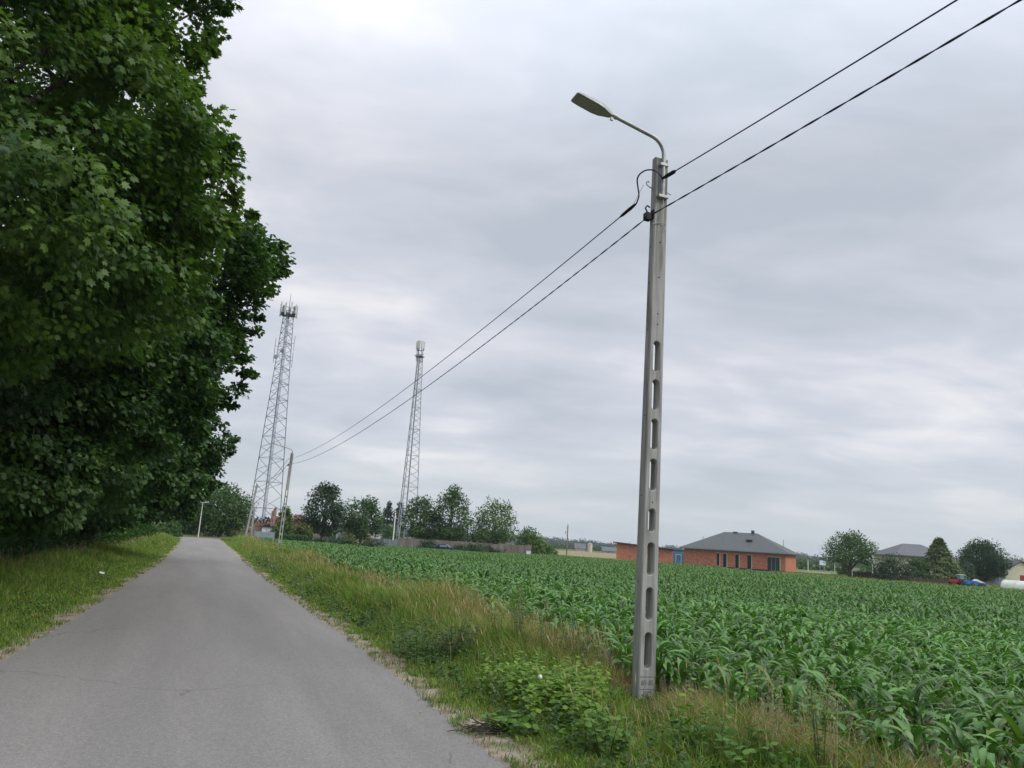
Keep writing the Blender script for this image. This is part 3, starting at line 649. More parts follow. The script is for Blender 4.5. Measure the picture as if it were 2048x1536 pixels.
# ------------------------------------------------------------------ maize
def corn_variant(rg, nleaf, seg, wide):
    """one maize plant at the origin: stalk and arching blades"""
    Vs, Q, Cs = [], [], []; b = 0
    plane = rg.uniform(0, 6.28); H = rg.uniform(0.30, 0.41)
    for i in range(nleaf):
        f = (i + 0.5) / nleaf; az = plane + (math.pi if i % 2 else 0) + rg.normal() * 0.35
        z0 = 0.06 + H * f * 0.75; Ln = (0.19 + 0.21 * math.sin(math.pi * min(1, f * 0.85 + 0.12))) * rg.uniform(0.8, 1.2)
        a0 = R(rg.uniform(45, 72)) + 0.15 * f; droop = rg.uniform(1.9, 3.2) * (1 - 0.3 * f)
        w0 = wide * rg.uniform(0.8, 1.15) * (0.7 + 0.4 * math.sin(math.pi * f))
        d = np.array([math.cos(az), math.sin(az), 0]); sd_ = np.array([-d[1], d[0], 0]); tw = rg.normal() * 0.5
        p = np.array([0, 0, z0]); ang = a0
        cross = 3 if seg > 3 else 2
        cb = np.array((0.080, 0.186, 0.036)) * rg.uniform(0.62, 1.38) * (np.array((1.5, 1.1, .8)) if rg.random() < .08 else 1)
        for k in range(seg + 1):
            t = k / seg; w = w0 * (0.35 + 0.65 * math.sin(math.pi * min(0.5, t * 1.3 + 0.08))) * (1 - max(0, (t - 0.45) / 0.55) ** 1.6) + 0.0015
            sdv = sd_ * math.cos(tw * t) + np.array([0, 0, 1]) * math.sin(tw * t)
            if cross == 3: Vs += [p - sdv * w + np.array([0, 0, w * 0.35]), p.copy(), p + sdv * w + np.array([0, 0, w * 0.35])]; Cs += [cb, cb * 1.25 + 0.01, cb]
            else: Vs += [p - sdv * w, p + sdv * w]; Cs += [cb * 1.05, cb * 1.05]
            if k < seg:
                for j in range(cross - 1):
                    q = b + k * cross + j; Q.append((q, q + 1, q + cross + 1, q + cross))
            st = Ln / seg; p = p + (d * math.cos(ang) + np.array([0, 0, 1]) * math.sin(ang)) * st; ang -= droop / seg * (0.55 + 0.9 * t)
        b += (seg + 1) * cross
    n = 5 if seg > 3 else 3                                # stalk
    for k, z in enumerate((0, H * 0.9)):
        r = 0.014 if k == 0 else 0.007
        Vs += [np.array([math.cos(6.283 * j / n) * r, math.sin(6.283 * j / n) * r, z]) for j in range(n)]; Cs += [np.array((0.06, 0.13, 0.04))] * n
    Q += [(b + j, b + (j + 1) % n, b + n + (j + 1) % n, b + n + j) for j in range(n)]
    return np.array(Vs), np.array(Q), np.array(Cs)
rg = np.random.default_rng(11)
def corn_points():
    rows = np.arange(CORN_S, 130, 0.64); out = []
    for r in rows:
        step = 0.17 if r < 24 else (0.22 if r < 60 else 0.3)
        u = np.arange(-12, 150, step); u = u + rg.normal(size=len(u)) * 0.03
        s = r + rg.normal(size=len(u)) * 0.035
        out.append(np.stack([s, u], 1))
    A = np.concatenate(out); P = A[:, :1] * DS + A[:, 1:2] * DU; P[:, 2] = gz(P[:, 0], P[:, 1])
    P = P[in_field(P[:, 0], P[:, 1])]; return P[(rg.random(len(P)) > 0.05) & (vnoise(P[:, 0], P[:, 1], 1.1, 21) > -1.25)]
CP = corn_points()
def in_view(P, margin=60):
    c = (P - np.array([0, 0, EYE])) @ CM; dz = -c[:, 2]
    x = 1024 + F_PX * c[:, 0] / np.maximum(dz, 1e-3); y = 768 - F_PX * c[:, 1] / np.maximum(dz, 1e-3)
    return (dz > 0.3) & (x > -margin) & (x < 2048 + margin) & (y > 0) & (y < 1536 + margin)
top = CP + np.array([0, 0, 0.55])
dist = np.hypot(CP[:, 0], CP[:, 1])
keep = in_view(top, 500) | ((dist < 14) & (CP[:, 1] > -4)); CP = CP[keep]; dist = dist[keep]
vis = in_view(CP + np.array([0, 0, 0.5]), 0)
order = np.argsort(np.where(vis, dist, 1e9)); near = order[:300]; rest = np.setdiff1d(np.arange(len(CP)), near)
near_meshes = []
for k in range(14):
    V, Q, C = corn_variant(rg, int(rg.integers(9, 12)), 7, 0.028)
    me = np_mesh('maize_plant', V, [Q], C, smooth=True); me.materials.append(M['corn']); near_meshes.append(me)
for i in near:
    o = bpy.data.objects.new('maize_plant', near_meshes[int(rg.integers(14))]); COL.objects.link(o)
    o.location = Vector(CP[i].tolist()); o.rotation_euler = (rg.normal() * 0.06, rg.normal() * 0.06, rg.uniform(0, 6.28)); k = rg.uniform(0.85, 1.18); o.scale = (k, k, k * rg.uniform(0.9, 1.1))
    tag(o, 'young maize plant with arching blue green leaves in the nearest rows', 'maize plant', 'maize plants of the nearest rows')
def corn_rest():
    parts = []
    for lo, hi, nl, seg, wide, nv in ((0, 30, 10, 6, 0.028, 14), (30, 60, 8, 3, 0.033, 12), (60, 200, 7, 2, 0.042, 10)):
        idx = rest[(dist[rest] >= lo) & (dist[rest] < hi)]
        if not len(idx): continue
        which = rg.integers(0, nv, len(idx))
        for v in range(nv):
            V, Q, C = corn_variant(rg, nl, seg, wide); sel = CP[idx[which == v]]; n = len(sel)
            if not n: continue
            a = rg.uniform(0, 6.28, n); k = rg.uniform(0.8, 1.2, n) * (1 + 0.13 * vnoise(sel[:, 0], sel[:, 1], 0.5, 5)); ca, sa = np.cos(a) * k, np.sin(a) * k
            X = V[None, :, 0] * ca[:, None] - V[None, :, 1] * sa[:, None] + sel[:, :1]
            Y = V[None, :, 0] * sa[:, None] + V[None, :, 1] * ca[:, None] + sel[:, 1:2]
            Z = V[None, :, 2] * k[:, None] + sel[:, 2:3]
            W = np.stack([X, Y, Z], -1).reshape(-1, 3)
            FQ = (np.arange(n)[:, None, None] * len(V) + Q[None]).reshape(-1, 4)
            cc = (C[None] * rg.uniform(0.8, 1.22, (n, 1, 1))).reshape(-1, 3)
            parts.append((W, [FQ], cc))
    V, Fc, c = merge(parts)
    o = link_mesh('maize_field', np_mesh('maize_field', V, Fc, c, smooth=True), None, M['corn']); tag(o, 'broad field of young green maize behind the near rows', 'maize', kind='stuff')
corn_rest()

# ------------------------------------------------------------------ the concrete poles
def pole_shaft_mesh(slots, holes, H=6.86, f0=0.235, f1=0.190, d0=0.175, d1=0.108):
    """tapered reinforced-concrete pole with round-ended windows; front faces -Y"""
    fw = lambda z: f0 + (f1 - f0) * z / H; dp = lambda z: d0 + (d1 - d0) * z / H
    loops = [[(-1, 0.0), (1, 0.0), (1, H), (-1, H)]]
    inner = []
    for (z0, z1, w) in slots:
        r = w / 2; L_ = []
        for k in range(9): a = math.pi * k / 8; L_.append((r * math.cos(a), z1 - r + r * math.sin(a)))
        for k in range(9): a = math.pi + math.pi * k / 8; L_.append((r * math.cos(a), z0 + r + r * math.sin(a)))
        inner.append(L_)
    for (x, z, r) in holes: inner.append([(x + r * math.cos(2 * math.pi * k / 8), z + r * math.sin(2 * math.pi * k / 8)) for k in range(8)])
    bm = bmesh.new(); CH = 0.014
    zs = np.linspace(-0.8, H, 18)
    layers = []
    for li, (fy, ins, flare) in enumerate(((-0.5, CH, 0.010), (-0.5, 0.0, 0.0), (0.5, 0.0, 0.0), (0.5, CH, 0.010))):
        ly = []
        def Y(z, edge): return fy * dp(max(z, 0)) + (0 if li in (0, 3) else (CH if fy < 0 else -CH))
        outer = [((-1) * (fw(max(z, 0)) / 2 - ins), z - (ins if z > H - .01 else 0)) for z in zs] + [((fw(max(z, 0)) / 2 - ins), z - (ins if z > H - .01 else 0)) for z in zs[::-1]]
        ly.append([bm.verts.new((x, Y(z, 0), z)) for x, z in outer])
        for lp in inner:
            c = np.mean(lp, 0); big = len(lp) > 8
            pts = []
            for x, z in lp:
                if big and flare: x = x * (1 + flare * 2 / (0.09)); z = c[1] + (z - c[1]) * (1 + flare / (np.ptp([q[1] for q in lp]) / 2))
                pts.append((x, z))
            ly.append([bm.verts.new((x, Y(z, 0), z)) for x, z in pts])
        layers.append(ly)
    for a, b in zip(layers[:-1], layers[1:]):
        for la, lb in zip(a, b):
            n = len(la)
            for i in range(n): bm.faces.new((la[i], la[(i + 1) % n], lb[(i + 1) % n], lb[i]))
    for ly in (layers[0], layers[3]):
        es = []
        for lp in ly:
            for i in range(len(lp)):
                e_ = bm.edges.get((lp[i], lp[(i + 1) % len(lp)])); es.append(e_)
        bmesh.ops.triangle_fill(bm, edges=es, use_beauty=True, use_dissolve=False)
    bmesh.ops.recalc_face_normals(bm, faces=bm.faces)
    me = bpy.data.meshes.new('shaft'); bm.to_mesh(me); bm.free(); return me
POLE_S, POLE_U = 5.07, 8.5
def pole_z(py, px=1300): return float(at_u(px, py, POLE_U - 0.08)[2])
SLOTS = [(pole_z(b, x), pole_z(t, x), 0.088) for t, b, x in ((678, 738, 1308), (755, 815, 1304), (834, 895, 1302), (914, 977, 1299), (1014, 1060, 1297), (1082, 1147, 1295), (1172, 1237, 1293), (1262, 1334, 1290))]
HOLES = [(0.0, pole_z(y), 0.011) for y in (476, 547, 621, 642, 1001)] + [(-0.06, pole_z(345), 0.008), (0.055, pole_z(378), 0.009)]

def text_mesh(body, size, depth):
    cu = bpy.data.curves.new('lettering', 'FONT'); cu.body = body; cu.size = size; cu.extrude = depth; cu.align_x = 'CENTER'; cu.resolution_u = 3
    o = bpy.data.objects.new('lettering', cu); COL.objects.link(o)
    dg = bpy.context.evaluated_depsgraph_get(); me = bpy.data.meshes.new_from_object(o.evaluated_get(dg))
    bpy.data.objects.remove(o); bpy.data.curves.remove(cu); return me

def make_pole(loc, rz, label, marked=True, lean=(0, 0)):
    root = empty('lamp_post', loc, rz, label, 'lamp post', 'concrete lamp posts beside the field')
    root.rotation_euler = (lean[0], lean[1], rz)
    sh = link_mesh('shaft', pole_shaft_mesh(SLOTS, HOLES), root, M['concrete'])
    H = 6.86
    mb = MB()                                              # dark discs on the side face, coloured as the shade inside bolt holes
    for y in (483, 556, 632, 651, 824, 987, 1160):
        z = pole_z(y, 1290); x = -(0.235 + (0.19 - 0.235) * z / H) / 2 - 0.001
        mb.tube([(x, 0.0, z), (x - 0.002, 0.0, z)], 0.009, 8)
    mb.build('bolt_hole_shade', M['hole'], sh)
    # steel bracket arm: up the front face, bent out over the road
    yf = -0.054 - 0.032
    zb = 6.30
    path = [(0.0, yf, zb), (0.0, yf, 6.88)]
    for k in range(1, 9):
        a = R(77) * k / 8; rr = 0.24; path.append((0.0 - rr * (1 - math.cos(a)), yf, 6.88 + rr * math.sin(a)))
    tip = np.array(path[-1]); dirv = np.array([-math.sin(R(77)), 0, math.cos(R(77))])
    end = tip + dirv * 0.64; path.append(tuple(end))
    MB().tube(path, 0.027, 12).build('bracket_arm', M['galv'], root, smooth=True)
    for z, wd in ((6.74, 0.062), (6.29, 0.075)):
        c = MB(); c.box(0.0 - wd, 0.0 + wd, yf - 0.036, -0.052, z - 0.022, z + 0.022); c.build('bracket_clamp', M['galv'], root, bevel=0.006)
    MB().box(-0.042, 0.042, yf + 0.010, -0.050, 6.33, 6.72).build('bracket_rail', M['galv'], root, bevel=0.005)
    # lamp head: flat LED housing tapering to the spigot, glass below
    a = math.atan2(dirv[2], -dirv[0])
    head = empty('lamp_head', end + dirv * 0.02); head.parent = root; head.rotation_euler = (0, a, 0); head.scale = (.9, .9, .9)
    def xsec(x, w, t0, t1): return [(x, -w, t0), (x, w, t0), (x, w * 0.92, t1 * 0.55 + t0 * 0.45), (x, w * 0.55, t1), (x, -w * 0.55, t1), (x, -w * 0.92, t1 * 0.55 + t0 * 0.45)]
    secs = [xsec(0.03, 0.045, -0.035, 0.035), xsec(-0.05, 0.075, -0.04, 0.05), xsec(-0.13, 0.115, -0.042, 0.062), xsec(-0.24, 0.135, -0.04, 0.055), xsec(-0.45, 0.135, -0.036, 0.042), xsec(-0.565, 0.128, -0.03, 0.022), xsec(-0.585, 0.115, -0.026, 0.005)]
    hb = MB(); n = 6; hb.add([p for s_ in secs for p in s_], [(i * n + k, i * n + (k + 1) % n, (i + 1) * n + (k + 1) % n, (i + 1) * n + k) for i in range(len(secs) - 1) for k in range(n)] + [tuple(range(n))[::-1], tuple((len(secs) - 1) * n + k for k in range(n))])
    hb.build('housing', M['lampgrey'], head, smooth=True, bevel=0.004)
    MB().box(-0.545, -0.235, -0.105, 0.105, -0.047, -0.037).build('lens', M['lens'], head, bevel=0.003)
    MB().tube([(0.12, 0, 0), (0.0, 0, 0)], 0.038, 12).box(0.03, 0.075, -0.014, 0.014, -0.085, -0.03).build('spigot_clamp', M['galv'], head, smooth=True)
    # fittings for the cables
    hk = MB(); zc_ = pole_z(365); hk.tube([(-0.085, 0.0, zc_ - .02), (-0.15, 0.0, zc_), (-0.19, 0.0, zc_ + 0.02), (-0.20, 0.0, zc_ + 0.055), (-0.175, 0.0, zc_ + 0.075), (-0.155, 0.0, zc_ + 0.06)], 0.009, 6)
    hk.tube([(0.09, 0.0, zc_ - 0.01), (0.17, -0.02, zc_ - 0.05)], 0.006, 6)
    hk.build('eye_hook', M['galv'], root, smooth=True)
    zk = pole_z(418); ck = MB()
    ck.tube([(-0.08, 0.02, zk), (-0.16, 0.02, zk + 0.02), (-0.19, 0.02, zk + 0.07), (-0.16, 0.02, zk + 0.11), (-0.12, 0.02, zk + 0.09)], 0.012, 6)
    ck.box(-0.2, -0.115, -0.03, 0.055, zk - 0.10, zk + 0.0); ck.box(-0.105, -0.07, -0.05, 0.03, zk - 0.09, zk + 0.05); ck.tube([(-0.2, -0.03, zk - 0.05), (-0.23, -0.03, zk - 0.09)], 0.018, 6)
    ck.build('cable_clamp', M['blackplastic'], root, bevel=0.005)
    st = MB(); st.tube([(-0.12, -0.06, zk - 0.17), (0.0, -0.078, zk - 0.13), (0.06, -0.082, zk - 0.15), (0.05, -0.088, zk - 0.24)], 0.006, 5)
    st.tube([(0.005, yf, 6.29), (0.02, yf - 0.01, 6.12), (0.0, yf - 0.01, 5.95)], 0.008, 6); st.build('strap_wire', M['galv'], root)
    if marked:
        for body, z, sz in (('8/1-85', pole_z(1362, 1288), 0.062), ('1SPT', pole_z(1384, 1288), 0.058), ('80', pole_z(1400, 1288), 0.058)):
            me = text_mesh(body, sz, 0.0015)
            zf = max(z, 0); o = link_mesh('lettering', me, sh, M['concrete_dark']); o.location = (0.0, -(0.175 + (0.108 - 0.175) * zf / H) / 2 - 0.001, z - sz * 0.4); o.rotation_euler = (R(90) - 0.005, 0, 0)
            o.scale = (1.0, 1.25, 1.0)
        lb = MB()
        for z in (pole_z(1350, 1288), pole_z(1375, 1288)): lb.box(-0.1, 0.1, -(0.175 - 0.01) / 2 - 0.006, -(0.175 - 0.01) / 2 + 0.005, z - 0.003, z + 0.003)
        lb.build('rule_line', M['concrete_dark'], sh)
    return root
p1 = make_pole(su(POLE_S, POLE_U, -0.02), RZ_ROAD, 'near concrete lamp post with oblong windows, standing in the verge by the maize', True, lean=(0, R(0.35)))
P2S, P2U = 5.14, 56.0
p2 = make_pole(su(P2S, P2U, -0.06), RZ_ROAD, 'far small concrete lamp post, in front of the left lattice mast', False, lean=(0, R(1.3)))

# ------------------------------------------------------------------ overhead cables
def span(a, b, sag, step=0.25):
    a = np.array(a); b = np.array(b); n = int(np.linalg.norm(b - a) / step); t = np.linspace(0, 1, n)[:, None]
    p = a + (b - a) * t; p[:, 2] -= (4 * sag * t * (1 - t))[:, 0]; return p
def twist(path, rad, pitch, n=2, phase=0.0):
    L_ = np.concatenate([[0], np.cumsum(np.linalg.norm(np.diff(path, axis=0), axis=1))]); out = []
    side = np.array([path[-1][1] - path[0][1], -(path[-1][0] - path[0][0]), 0]); side /= np.linalg.norm(side); up = np.array([0, 0, 1.0])
    for k in range(n):
        a = L_ / pitch * 2 * math.pi + phase + 2 * math.pi * k / n
        out.append(path + np.cos(a)[:, None] * side * rad + np.sin(a)[:, None] * up * rad)
    return out
zu, zl = pole_z(372), pole_z(422)
def ppt(s, u, z): return su(s, u, z)
c_up = MB(); pu = span(ppt(POLE_S - 0.14, POLE_U + 0.30, zu - 0.10), ppt(P2S - 0.1, P2U, pole_z(372) - 0.06), 0.62); c_up.tube(pu, 0.0085, 6)
c1 = c_up.build('overhead_cable', M['cable'], None, smooth=True); tag(c1, 'upper overhead cable from the near lamp post to the far one', 'cable', 'overhead cables')
d_up = (pu[1] - pu[0]) / np.linalg.norm(pu[1] - pu[0])
MB().tube([pu[0] - d_up * 0.02, pu[0] + d_up * 0.05, pu[0] + d_up * 0.15, pu[0] + d_up * 0.36, pu[0] + d_up * 0.44], [0.010, 0.019, 0.024, 0.021, 0.010], 8).build('splice_sleeve', M['blackplastic'], c1, smooth=True)
hookp = ppt(POLE_S - 0.2, POLE_U, zu + 0.04); MB().tube([pu[0] + d_up * 0.1, hookp], 0.003, 5).build('tie_wire', M['galv'], c1)
pr_ = span(ppt(POLE_S + 0.01, POLE_U - 0.17, zu + 0.12), ppt(5.2, -38.5, 5.9), 0.85); MBc = MB(); MBc.tube(pr_, 0.0085, 6)
c2 = MBc.build('overhead_cable', M['cable'], None, smooth=True); tag(c2, 'upper overhead cable running right and overhead past the viewer from the near lamp post', 'cable', 'overhead cables')
d2 = (pr_[1] - pr_[0]) / np.linalg.norm(pr_[1] - pr_[0])
MB().tube([pr_[0] - d2 * 0.06, pr_[0], pr_[0] + d2 * 0.07, pr_[0] + d2 * 0.22, pr_[0] + d2 * 0.27], [0.01, 0.021, 0.026, 0.026, 0.010], 8).build('splice_sleeve', M['blackplastic'], c2, smooth=True)
# slack loop joining both splices round the pole
A_, B_ = pu[0] - d_up * 0.02, pr_[0] - d2 * 0.05
ctrl = [A_, A_ + np.array([0.02, -0.05, 0.1]), ppt(POLE_S - 0.24, POLE_U + 0.1, zu + 0.16), ppt(POLE_S - 0.20, POLE_U + 0.0, zu + 0.235), ppt(POLE_S - 0.11, POLE_U - 0.08, zu + 0.235), ppt(POLE_S - 0.06, POLE_U - 0.15, zu + 0.16), B_]
def smooth_path(c, n=40):
    c = np.array(c); c = np.concatenate([[2 * c[0] - c[1]], c, [2 * c[-1] - c[-2]]]); out = []
    for i in range(1, len(c) - 2):
        for t in np.linspace(0, 1, 8, endpoint=False):
            out.append(0.5 * ((2 * c[i]) + (-c[i - 1] + c[i + 1]) * t + (2 * c[i - 1] - 5 * c[i] + 4 * c[i + 1] - c[i + 2]) * t * t + (-c[i - 1] + 3 * c[i] - 3 * c[i + 1] + c[i + 2]) * t ** 3))
    out.append(c[-2]); return out
MB().tube(smooth_path(ctrl), 0.010, 6).build('slack_loop', M['cable'], c1, smooth=True)
for lab, a, b, sag in (('lower twisted overhead cable from the near lamp post to the far one', ppt(POLE_S - 0.13, POLE_U + 0.05, zl - 0.06), ppt(P2S - 0.1, P2U, pole_z(422) - 0.05), 0.72),
                       ('lower twisted overhead cable running right towards the photo corner from the near lamp post', ppt(POLE_S - 0.09, POLE_U - 0.08, zl - 0.03), ppt(5.2, -38.5, 6.1), 0.72)):
    pth = span(a, b, sag, 0.08); m_ = MB()
    for st_ in twist(pth, 0.0052, 0.62): m_.tube(st_, 0.0058, 5)
    tag(m_.build('overhead_cable', M['cable'], None, smooth=True), lab, 'cable', 'overhead cables')
m_ = MB(); m_.tube(span(su(P2S - 0.1, P2U, 6.3), su(4.6, 90.0, 6.0), 0.8, 0.6), 0.014, 5); m_.tube(span(su(P2S - 0.1, P2U, 5.95), su(4.6, 90.0, 5.6), 0.8, 0.6), 0.014, 5)
tag(m_.build('overhead_cable', M['cable'], None), 'twin thin cables from the far lamp post on to the two legged pole', 'cable', 'overhead cables')

# two-legged pole farther along the line
def a_pole():
    P = su(5.0, 90.0, -0.1); root = empty('utility_pole', P, RZ_ROAD, 'plain two legged concrete pole with a raking strut, by the road bend', 'utility pole')
    root.rotation_euler = (0, R(2.2), RZ_ROAD)
    for x0, x1, y0, y1, nm, top_ in ((-0.36, 0.0, 0, 0, 'leg', 6.3), (0.34, 0.1, 0.2, 0.1, 'leg', 3.9)):
        mb = MB(); mb.bar((x0, y0, -0.3), (x1, y1, top_), 0.24, 0.2); mb.build(nm, M['concrete'], root, bevel=0.02)
    MB().bar((-0.22, 0, 1.7), (0.22, 0.14, 1.7), 0.1).build('cross_tie', M['concrete'], root)
    MB().bar((-0.32, 0, 6.0), (0.32, 0.0, 6.0), 0.07).build('crossarm', M['galv'], root)
a_pole()
def twin_lamp():
    P = base(400, 99); P[2] = 0; ztop = at(406, 1006, 99)[2]; root = empty('street_lamp', P, RZ_ROAD, 'slim pale metal street lamp with twin heads at the road bend', 'street lamp')
    MB().tube([(0, 0, 0), (0, 0, 1.2), (0, 0, ztop)], [0.075, 0.06, 0.04], 8).build('pole', M['antenna'], root, smooth=True)
    for sgn in (-1, 1):
        h = empty('lamp_head', (0, 0, ztop)); h.parent = root
        m_ = MB(); m_.bar((0, 0, 0), (sgn * 0.25, 0, 0.09), 0.05); m_.build('arm', M['antenna'], h)
        m_ = MB(); m_.prism([(sgn * 0.2, 0, 0.05), (sgn * 0.75, 0, 0.14), (sgn * 0.72, 0, 0.2), (sgn * 0.25, 0, 0.16)], (0, -0.12, 0), (0, 0.12, 0)); m_.build('housing', M['antenna'], h)
twin_lamp()

# ------------------------------------------------------------------ lattice masts
def mast(P, H, bw, tw, nbay, rot, label, heavy, leg_w, brace_w, mat):
    root = empty('telecom_tower', P, rot, label, 'mobile mast', 'lattice telecom towers behind the field')
    def corner(k, z):
        w = (bw + (tw - bw) * min(1, z / (H * 0.97))) / math.sqrt(3); a = 2 * math.pi * k / 3 + R(30)
        return np.array([w * math.cos(a), w * math.sin(a), z])
    for k in range(3):
        MB().tube([corner(k, z) for z in np.linspace(0, H, 6)], [leg_w / 2] * 3 + [leg_w / 2.4] * 3, 6).build('leg', mat, root)
    q = (tw / bw) ** (1 / nbay); hs = np.array([1 - q ** i for i in range(nbay + 1)]); hs = hs / hs[-1] * H
    for k in range(3):
        br = MB(); k2 = (k + 1) % 3
        for i in range(nbay):
            z0, z1 = hs[i], hs[i + 1]; zm = (z0 + z1) / 2
            br.bar(corner(k, z0), corner(k2, zm), brace_w); br.bar(corner(k2, zm), corner(k, z1), brace_w)
            if heavy or i % 2 == 0: br.bar(corner(k, z1), corner(k2, z1), brace_w * 0.8)
        br.build('bracing', mat, root)
    ld = MB()
    off = -0.12 if heavy else 0.0
    xs_ = (-0.28, -0.1, 0.08, 0.26) if heavy else (-0.07, 0.07)
    for x in xs_: ld.bar((x, off, 0.3), (x * 0.9, off, H * 0.985), 0.075 if heavy else 0.10)
    for z in np.arange(1, H - 1, 1.5): ld.bar((xs_[0], off, z), (xs_[-1], off, z), 0.045)
    ld.build('cable_ladder', mat, root)
    pl = MB(); pl.box(-tw * 0.75, tw * 0.75, -tw * 0.75, tw * 0.75, H - 0.16, H - 0.04); pl.build('platform', mat, root)
    return root
def panel(parent, ang, rad, z, h, w, d, mat='antenna', name='antenna_panel'):
    c = np.array([math.cos(ang) * rad, math.sin(ang) * rad, 0]); m_ = MB()
    m_.box(-d / 2, d / 2, -w / 2, w / 2, -h / 2, h / 2); o = m_.build(name, M[mat], parent, bevel=0.03); o.location = (c[0], c[1], z); o.rotation_euler = (0, 0, ang); return o
tl = base(525, 150); tl[2] = -0.2; HL = at(582, 628, 150)[2] + 0.2
t1 = mast(tl, HL, 6.1, 1.9, 13, R(12), 'taller left lattice mast with a crowded ring of antenna panels, behind the far lamp post', True, 0.17, 0.072, M['steel'])
for k in range(9):
    a = 2 * math.pi * k / 9 + 0.2; panel(t1, a, 1.62, HL + 0.6 + 0.25 * (k % 2), 2.5, 0.3, 0.16); panel(t1, a, 1.15, HL - 0.1 + 0.6 * (k % 3), 0.7, 0.35, 0.25, 'antenna_dark', 'radio_unit')
rf = MB()
for z in (HL - 0.25, HL + 1.0):
    rf.tube([(1.4 * math.cos(2 * math.pi * k / 18), 1.4 * math.sin(2 * math.pi * k / 18), z) for k in range(19)], 0.06, 5)
for k in range(9): a = 2 * math.pi * k / 9 + 0.2; rf.bar((0.5 * math.cos(a), 0.5 * math.sin(a), HL - 0.25), (1.5 * math.cos(a), 1.5 * math.sin(a), HL - 0.25), 0.07); rf.bar((1.5 * math.cos(a), 1.5 * math.sin(a), HL - 0.7), (1.5 * math.cos(a), 1.5 * math.sin(a), HL + 1.6), 0.06)
rf.build('antenna_ring', M['steel'], t1)
MB().tube([(0, 0, HL - 0.2), (0, 0, HL + 2.2), (0.02, 0, HL + 4.2)], [0.09, 0.06, 0.035], 6).build('lightning_rod', M['steel'], t1)
for sgn, zc_ in ((-1, 0.845), (1, 0.865), (-1, 0.80), (1, 0.785)):
    m_ = MB(); z = HL * zc_; x = sgn * 1.75; m_.bar((sgn * 0.6, 0, z), (x, 0, z), 0.08); m_.bar((x, 0, z - 1.4), (x, 0, z + 1.6), 0.09); m_.build('antenna_spar', M['steel'], t1)
for x, z in ((-1.3, HL * 0.79), (-0.2, HL * 0.82)):
    m_ = MB(); m_.tube([(x, -0.9, z), (x, -1.2, z), (x, -1.3, z)], [0.3, 0.42, 0.3], 14); m_.build('dish', M['antenna_dark'], t1, smooth=True)
tm = base(808, 165); tm[2] = -0.4; HM = at(842, 712, 165)[2] + 0.4
t2 = mast(tm, HM, 4.5, 1.15, 16, R(-16), 'shorter right lattice mast topped by a few pale panels, rising behind the concrete fence', False, 0.19, 0.075, M['steel_light'])
for a, w in ((R(-92), 0.66), (R(-150), 0.5), (R(-35), 0.5), (R(150), 0.4), (R(30), 0.45)): panel(t2, a, 0.78, HM + 2.3, 1.75, w, 0.26)
m_ = MB()
for a in (R(-92), R(-150), R(-35), R(150), R(30)): m_.bar((0.62 * math.cos(a), 0.62 * math.sin(a), HM - 1.3), (0.62 * math.cos(a), 0.62 * math.sin(a), HM + 2.6), 0.11)
for z in (HM - 0.4, HM + 0.3, HM + 1.2): m_.bar((-0.9, 0, z), (0.9, 0, z), 0.1); m_.bar((0, -0.9, z), (0, 0.9, z), 0.1)
m_.build('antenna_frame', M['steel'], t2)
whip = MB(); b_ = base(787, 160); pt = at(792, 1022, 160)
whip.tube([(0, 0, -0.4), (0, 0, pt[2])], [0.14, 0.10], 8); o = whip.build('post', M['white']); o.name = 'metal_post'; o.location = Vector(b_.tolist()); tag(o, 'plain white post beside the foot of the shorter lattice mast', 'post')

